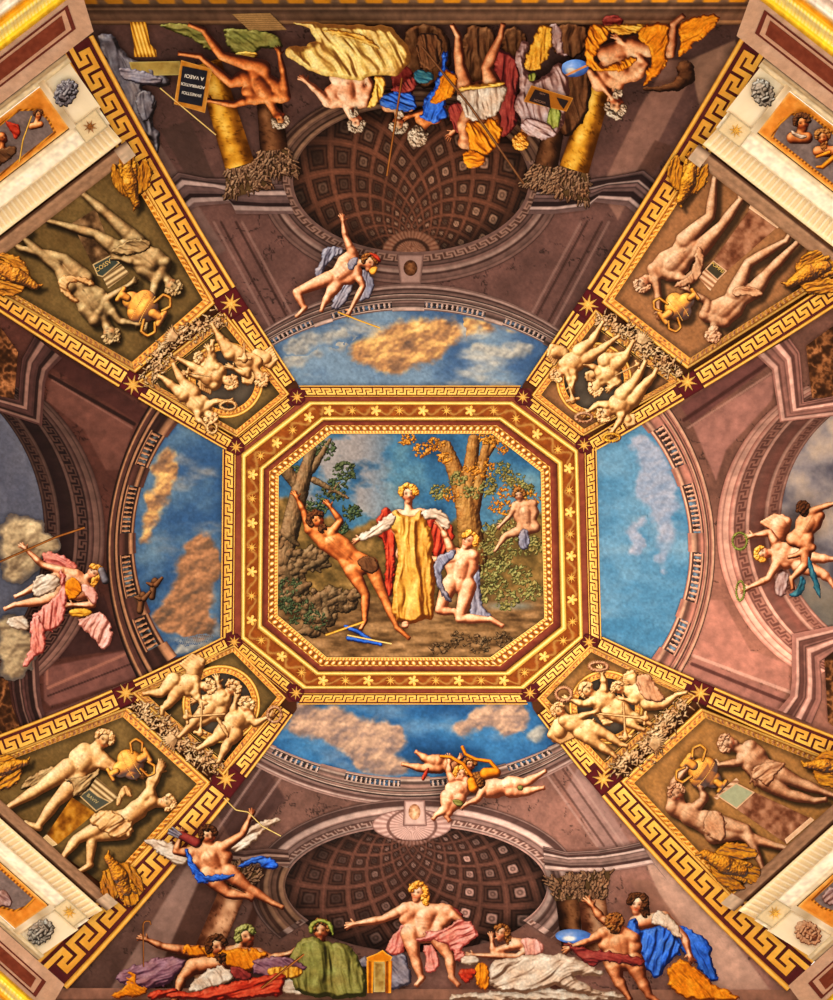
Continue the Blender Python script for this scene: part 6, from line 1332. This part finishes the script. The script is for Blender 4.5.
# ======================= right fresco
cherub('l', 'blond winged cherub with two wreaths at the right edge', pal='pale', hp='blond', H=(352,512), hr=56, up=(-1,.05), tn=.2, N=(420,505), wings=[((450,380),(480,260),200)], S=((450,465),(455,560)), E=((395,365),(385,685)), W=((285,385),(255,745)), P=((590,520),(600,590)), K=((740,545),(760,650)), A=((820,550),(815,700)), T=((850,550),(840,740)), off=.15, cloths=[([(655,520),(690,560),(700,620),(740,720),(755,840),(720,800),(680,690),(660,600)],'teal',80)])
cherub('l', 'cherub seen from behind flying at the right edge, dark haired', pal='skin', hp='darkh', H=(628,205), hr=50, up=(-.3,-1), tn=0, face=False, nf=True, back=True, S=((650,235),(740,250)), E=((770,185),None), W=((840,165),None), P=((560,410),(650,410)), K=((690,470),(640,590)), A=((570,525),(545,690)), T=((530,535),(555,750)), off=.17)
leafring('l', 'upper leaf wreath held at the right edge by the blond cherub', 186,425,50,58,'lime'); leafring('l', 'lower leaf wreath held at the right edge by the blond cherub', 190,770,28,66,'lime')
cloththing('l', 'drapery', 'pale green and brown drapery curling below the right edge cherubs', 'drapery', [([(425,700),(470,630),(540,640),(520,720),(500,820),(430,800)],'lav',100), ([(600,660),(640,680),(645,750),(590,820),(510,800),(590,760)],'teal',120)], .10)
# ======================= small cornice pictures
person('y', 'head and arm of a figure with a pale band in the upper left corner picture', hr=52, H=(400,260), up=(-.1,-1), tn=.4, S=((330,380),(420,360)), hair=('curly','darkh'), pal='bronze', off=.31, amb=.3)
person('y', 'red capped figure at the left edge of the upper left corner picture', hr=60, H=(30,500), up=(-.5,-.8), tn=.5, S=((-40,640),(90,640)), hair=None, pal='bronze', off=.31, cloths=[([(30,310),(120,340),(215,370),(215,470),(160,530),(110,430)],'red',50), ([(-60,640),(100,580),(190,590),(150,700),(-40,820)],'brown',40)])
rod('y', 'gilt_crook', 'thin golden crook in the upper left corner picture', 'crook', [(330,270),(240,520),(210,700),(200,750)], 1.6, 'ochre', .36)
person('z', 'bearded face with a white collar in the upper right corner picture', hr=78, H=(560,390), up=(-.2,-1), tn=.2, S=((470,520),(600,520)), hair=('curly','darkh'), pal='bronze', off=.31, amb=.25, cloths=[([(450,440),(520,490),(620,500),(560,540),(470,500)],'white',20)])
person('z', 'brown bearded man with a golden arm in the upper right corner picture', hr=72, H=(745,520), up=(-.2,-1), tn=-.3, S=((700,640),(833,640)), hair=('beard','brownh'), pal='bronze', off=.32, amb=.25)
capthing('z', 'golden_horn', 'golden horn at the foot of the upper right corner picture', 'horn', [('horn', [(740,780,22,860,680,26,0),(690,780,12,740,780,20,0),(690,690,14,800,650,20,0)], 'orange', 0)], .35, .5)
cloththing('x', 'drapery', 'pale violet drapery in the lower left corner picture', 'drapery', [([(0,888),(10,894),(14,904),(6,908),(-8,904)],'lav',40)], .31, res=.5)
cloththing('x', 'drapery', 'reddish drapery in the lower right corner picture', 'drapery', [([(833,884),(822,894),(824,904),(840,908),(850,896)],'lav',140)], .31, res=.5)
# ================================================================ central picture
pc = thing('ceiling_painting', 'octagonal oil painting of three figures in a wooded landscape at the centre of the vault', 'painting', 411, 548)
def landscape(x, y, d):
    sky = ramp(.5+.9*(fbm(x/40, y/30, 31, 5)-.5)+.25*sst(540, 450, y)*-1, [(30,66,100),(48,96,134),(84,128,150),(140,158,160),(196,186,170)])
    sky = mix(sky, C(158,146,140), sst(.45, .62, fbm(x/34+2, y/24, 33, 5))*sst(420, 350, x)*.9)
    gy_ = 520+14*(fbm(x/22, y*0, 34, 3)-.5)*2-8*sst(500, 540, x)+16*sst(330, 300, x)*-1
    hill = ramp(fbm(x/10, y/8, 35, 5)*.9, [(40,30,14),(78,60,28),(122,92,46),(168,128,70),(206,170,104)])
    c = mix(sky, hill, sst(-3, 3, y-gy_))
    gr = ramp(fbm(x/16, y/5, 36, 5)*1.0-.05, [(44,28,14),(84,58,32),(132,96,58),(170,128,84),(196,156,110)]); c = mix(c, gr, sst(586, 606, y+6*(fbm(x/9, y/9, 3, 3)-.5)))
    c = mix(c, C(120,130,122), sst(6, 0, np.abs(y-606))*sst(478, 500, x)*sst(540, 520, x)*.7)
    return c*(.85+.3*fbm(x/2, y/2, 37, 2))[..., None]
patch('canvas', PIC8, landscape, .10, .9, M_FRES, pc)
CLIP = [tuple(GC+(np.array(p)-GC)*1.004) for p in PIC8]
PAL['trunk'] = np.array([(44,22,8),(84,50,20),(128,82,36),(172,120,58),(206,158,96)], float)
def foliage(name, blobs, pal, seed, off, parent, dens=16, sz=3.2):
    r = np.random.RandomState(seed); c = []
    for bx, by, br in blobs:
        for k in range(dens*4):
            a = r.uniform(0, 2*pi); q = br*math.sqrt(r.uniform(0, 1)); p = np.array([bx+q*cos(a), by+q*sin(a)*.8]); s = r.uniform(.3, 1)*sz*.5; c.append((*p, s, *(p+r.normal(0, 1, 2)*s), s*.5, r.uniform(0, 3)-(p[1]-by)/br*2))
    return relief(name, c, pal, off, parent, .55, seed, None, None, 1.2, M_FRES, 0, .12, edge=.6)
def tree(name, segs, pal, off, seed):
    o = relief(name, [tuple(s)+(0,) for s in segs], pal, off, pc, .6, seed, None, lambda X, Y: 1.4*(fbm(X/2, Y/6, seed, 3)-.5), .8, M_FRES, 0, .2, edge=.8); return o
PAL['leaf_d'] = np.array([(16,22,12),(36,48,28),(60,76,46),(92,104,66),(130,134,90)], float); PAL['leaf_g'] = np.array([(44,44,20),(84,84,40),(126,120,62),(166,152,86),(200,184,120)], float)
PAL['leaf_o'] = np.array([(84,44,8),(140,80,16),(196,120,28),(230,160,60),(246,196,110)], float); PAL['rock'] = np.array([(26,18,10),(56,40,24),(92,68,42),(134,102,68),(176,140,100)], float)
foliage('foliage', [(300,460,16),(322,450,14),(345,470,12),(335,490,13),(318,505,12),(352,512,9),(340,528,8)], 'leaf_d', 3, .104, pc, 20, 3.6)
tree('tree_trunk', [(283,560,10,300,490,9),(300,490,9,312,450,5),(300,488,6,284,468,7),(312,470,4,330,440,2),(314,480,3.5,348,498,1.4),(330,492,1.8,340,482,1),(312,456,3,296,440,2)], 'rock', .112, 4)
foliage('rock_bank', [(290,580,16),(300,600,18),(318,560,10),(296,560,12),(284,540,8),(330,600,12),(318,624,14),(345,600,10)], 'rock', 5, .118, pc, 10, 12)
foliage('bush', [(290,588,14),(300,612,16),(286,604,9),(316,620,12)], 'leaf_d', 6, .126, pc, 34, 2.6)
tree('tree_trunk', [(474,560,14,466,500,11),(466,500,11,446,446,6),(466,505,9,474,440,6),(470,520,9,488,440,4),(452,462,4,436,440,2),(478,470,4,496,440,3)], 'trunk', .104, 7)
foliage('foliage', [(408,440,8),(422,450,9),(436,444,9),(446,458,8),(500,446,10),(486,438,8)], 'leaf_o', 8, .112, pc, 16, 2.8)
foliage('foliage', [(440,492,10),(458,480,10),(500,472,13),(516,482,11),(528,490,8),(470,494,10),(488,488,9)], 'leaf_g', 9, .114, pc, 18, 3.0)
foliage('foliage', [(470,474,12),(484,468,12),(512,494,14),(530,500,11),(452,494,10),(500,506,12)], 'leaf_o', 19, .110, pc, 14, 3.0)
foliage('foliage', [(520,520,14),(532,545,12),(486,570,14),(530,590,12),(506,600,13),(480,596,10)], 'leaf_g', 20, .108, pc, 22, 3.6)
foliage('foliage', [(496,530,14),(512,545,13),(500,562,13),(520,575,12),(486,548,10),(496,585,12)], 'leaf_g', 10, .114, pc, 18, 3.4)
foliage('rock_bank', [(460,640,10),(440,648,9),(480,644,12),(505,640,10)], 'rock', 12, .112, pc, 12, 3.2)
def inner(label, **k):
    k.setdefault('res', .5); t = fig('w', 'painted_person', label, None, parent=pc, **k); t['label'] = label; return t
inner('small bronze nude seated in the right distance', hr=20, H=(742,225), up=(-.2,-1), tn=-.2, S=((730,255),(785,250)), E=((715,285),None), W=((690,310),None), P=((745,330),(790,320)), K=((700,345),None), A=((680,375),None), hair=('curly','brownh'), pal='rose', off=.122, cloths=[([(740,330),(770,320),(775,385),(740,388)],'slate',80)])
inner('bronze skinned man leaning back on rocks at the left of the painting', hr=27, H=(140,300), up=(-.5,-.85), tn=.4, N=(148,335), S=((118,325),(180,340)), E=((100,270),(210,300)), W=((82,235),(180,260)), P=((245,450),(300,430)), K=((285,520),(345,540)), A=((282,600),(380,620)), T=((272,620),(412,648)), hair=('beard','darkh'), pal='bronze', off=.14, amb=.25, cloths=[([(255,415),(300,400),(330,435),(312,460),(275,450)],'brown',60)])
inner('woman in a long yellow dress with white sleeves and red mantle, centre of the painting', hr=28, H=(412,222), up=(0,-1), tn=.1, N=(412,258), S=((375,285),(455,280)), E=((325,328),(515,285)), W=((270,352),(520,325)), P=((395,400),(445,400)), K=(None,None), hair=('curly','blond'), pal='pale', off=.15, fat=.95,
    under=[([(350,255),(372,280),(375,400),(365,520),(345,525),(338,420),(345,365),(318,345),(315,290)],'red',88), ([(455,300),(500,290),(540,310),(553,350),(520,400),(490,420),(470,350)],'red',100)],
    cloths=[([(368,262),(400,285),(440,285),(458,265),(478,330),(488,440),(492,560),(480,590),(440,606),(400,605),(362,590),(366,500),(382,390),(362,320)],'amber',88), ([(365,270),(380,300),(345,330),(300,355),(265,358),(262,345),(300,325),(340,290)],'white',-35), ([(450,265),(500,262),(535,290),(535,330),(510,320),(490,290),(455,300)],'white',30), ([(392,600),(415,598),(412,622),(390,620)],'pale',0)])
inner('pale kneeling youth with blond curls at the right of the painting', hr=27, H=(592,362), up=(.35,-.9), tn=-.6, N=(575,395), S=((545,400),(605,405)), E=((525,350),(510,420)), W=((512,325),(455,408)), P=((535,490),(590,495)), K=((505,565),(565,590)), A=((550,572),(660,595)), T=((555,580),(690,612)), hair=('curly','blond'), pal='pale', off=.16, fat=1.1,
    under=[([(600,390),(622,420),(625,520),(640,570),(665,585),(610,610),(590,560),(605,480)],'slate',85)], cloths=[([(495,405),(560,380),(550,410),(500,450),(530,520),(550,540),(530,548),(495,490),(485,450)],'slate',60)])
relief('blue_ribbon', [tuple(T('w', (a, b)))+(r,)+tuple(T('w', (c, d)))+(r2, 0) for a, b, r, c, d, r2 in [(225,615,2,260,630,2.4),(260,630,2.4,300,655,2),(235,650,2.4,330,668,1.6)]], 'blue', .15, pc, .5, 3, rough=.8)
rod('w', 'wooden_rake', '', '', [(165,640),(280,600)], 2.4, 'ochre', .16, pc); rod('w', 'pale_rod', '', '', [(230,640),(362,666)], 1.8, 'straw', .165, pc)
CLIP = None
# ================================================================ camera and light
cd = bpy.data.cameras.new('camera'); cam = bpy.data.objects.new('camera', cd); COL.objects.link(cam)
cam.location = (0, 0, CAMZ); cam.rotation_euler = (pi, 0, 0)
cd.sensor_fit = 'HORIZONTAL'; cd.sensor_width = 36; cd.lens = 36*FPX/833.0; cd.clip_end = 100
SC.camera = cam
w = bpy.data.worlds.new('ambient'); SC.world = w; w.use_nodes = True
w.node_tree.nodes['Background'].inputs[0].default_value = (1, .91, .80, 1)
w.node_tree.nodes['Background'].inputs[1].default_value = 1.34
def area(loc, rot, size, power, col):  # unseen fill lamps added below the camera to brighten vault and walls
    l = bpy.data.lights.new('fill_light', 'AREA'); l.energy = power; l.size = size; l.color = col
    o = bpy.data.objects.new('fill_light', l); COL.objects.link(o); o.location = loc; o.rotation_euler = rot
area((3.5, 4.0, .6), (pi-.45, .35, 0), 3.0, 620, (1, .88, .74))
area((-4.0, -3.5, .6), (pi+.5, -.4, 0), 2.0, 150, (1, .80, .6))
area((0, -2.4, .7), (2.22, 0, 0), 3.0, 300, (1, .88, .78))
area((0, 2.4, .7), (-2.22, 0, 0), 3.0, 150, (1, .84, .66))
SC.view_settings.view_transform = 'Standard'
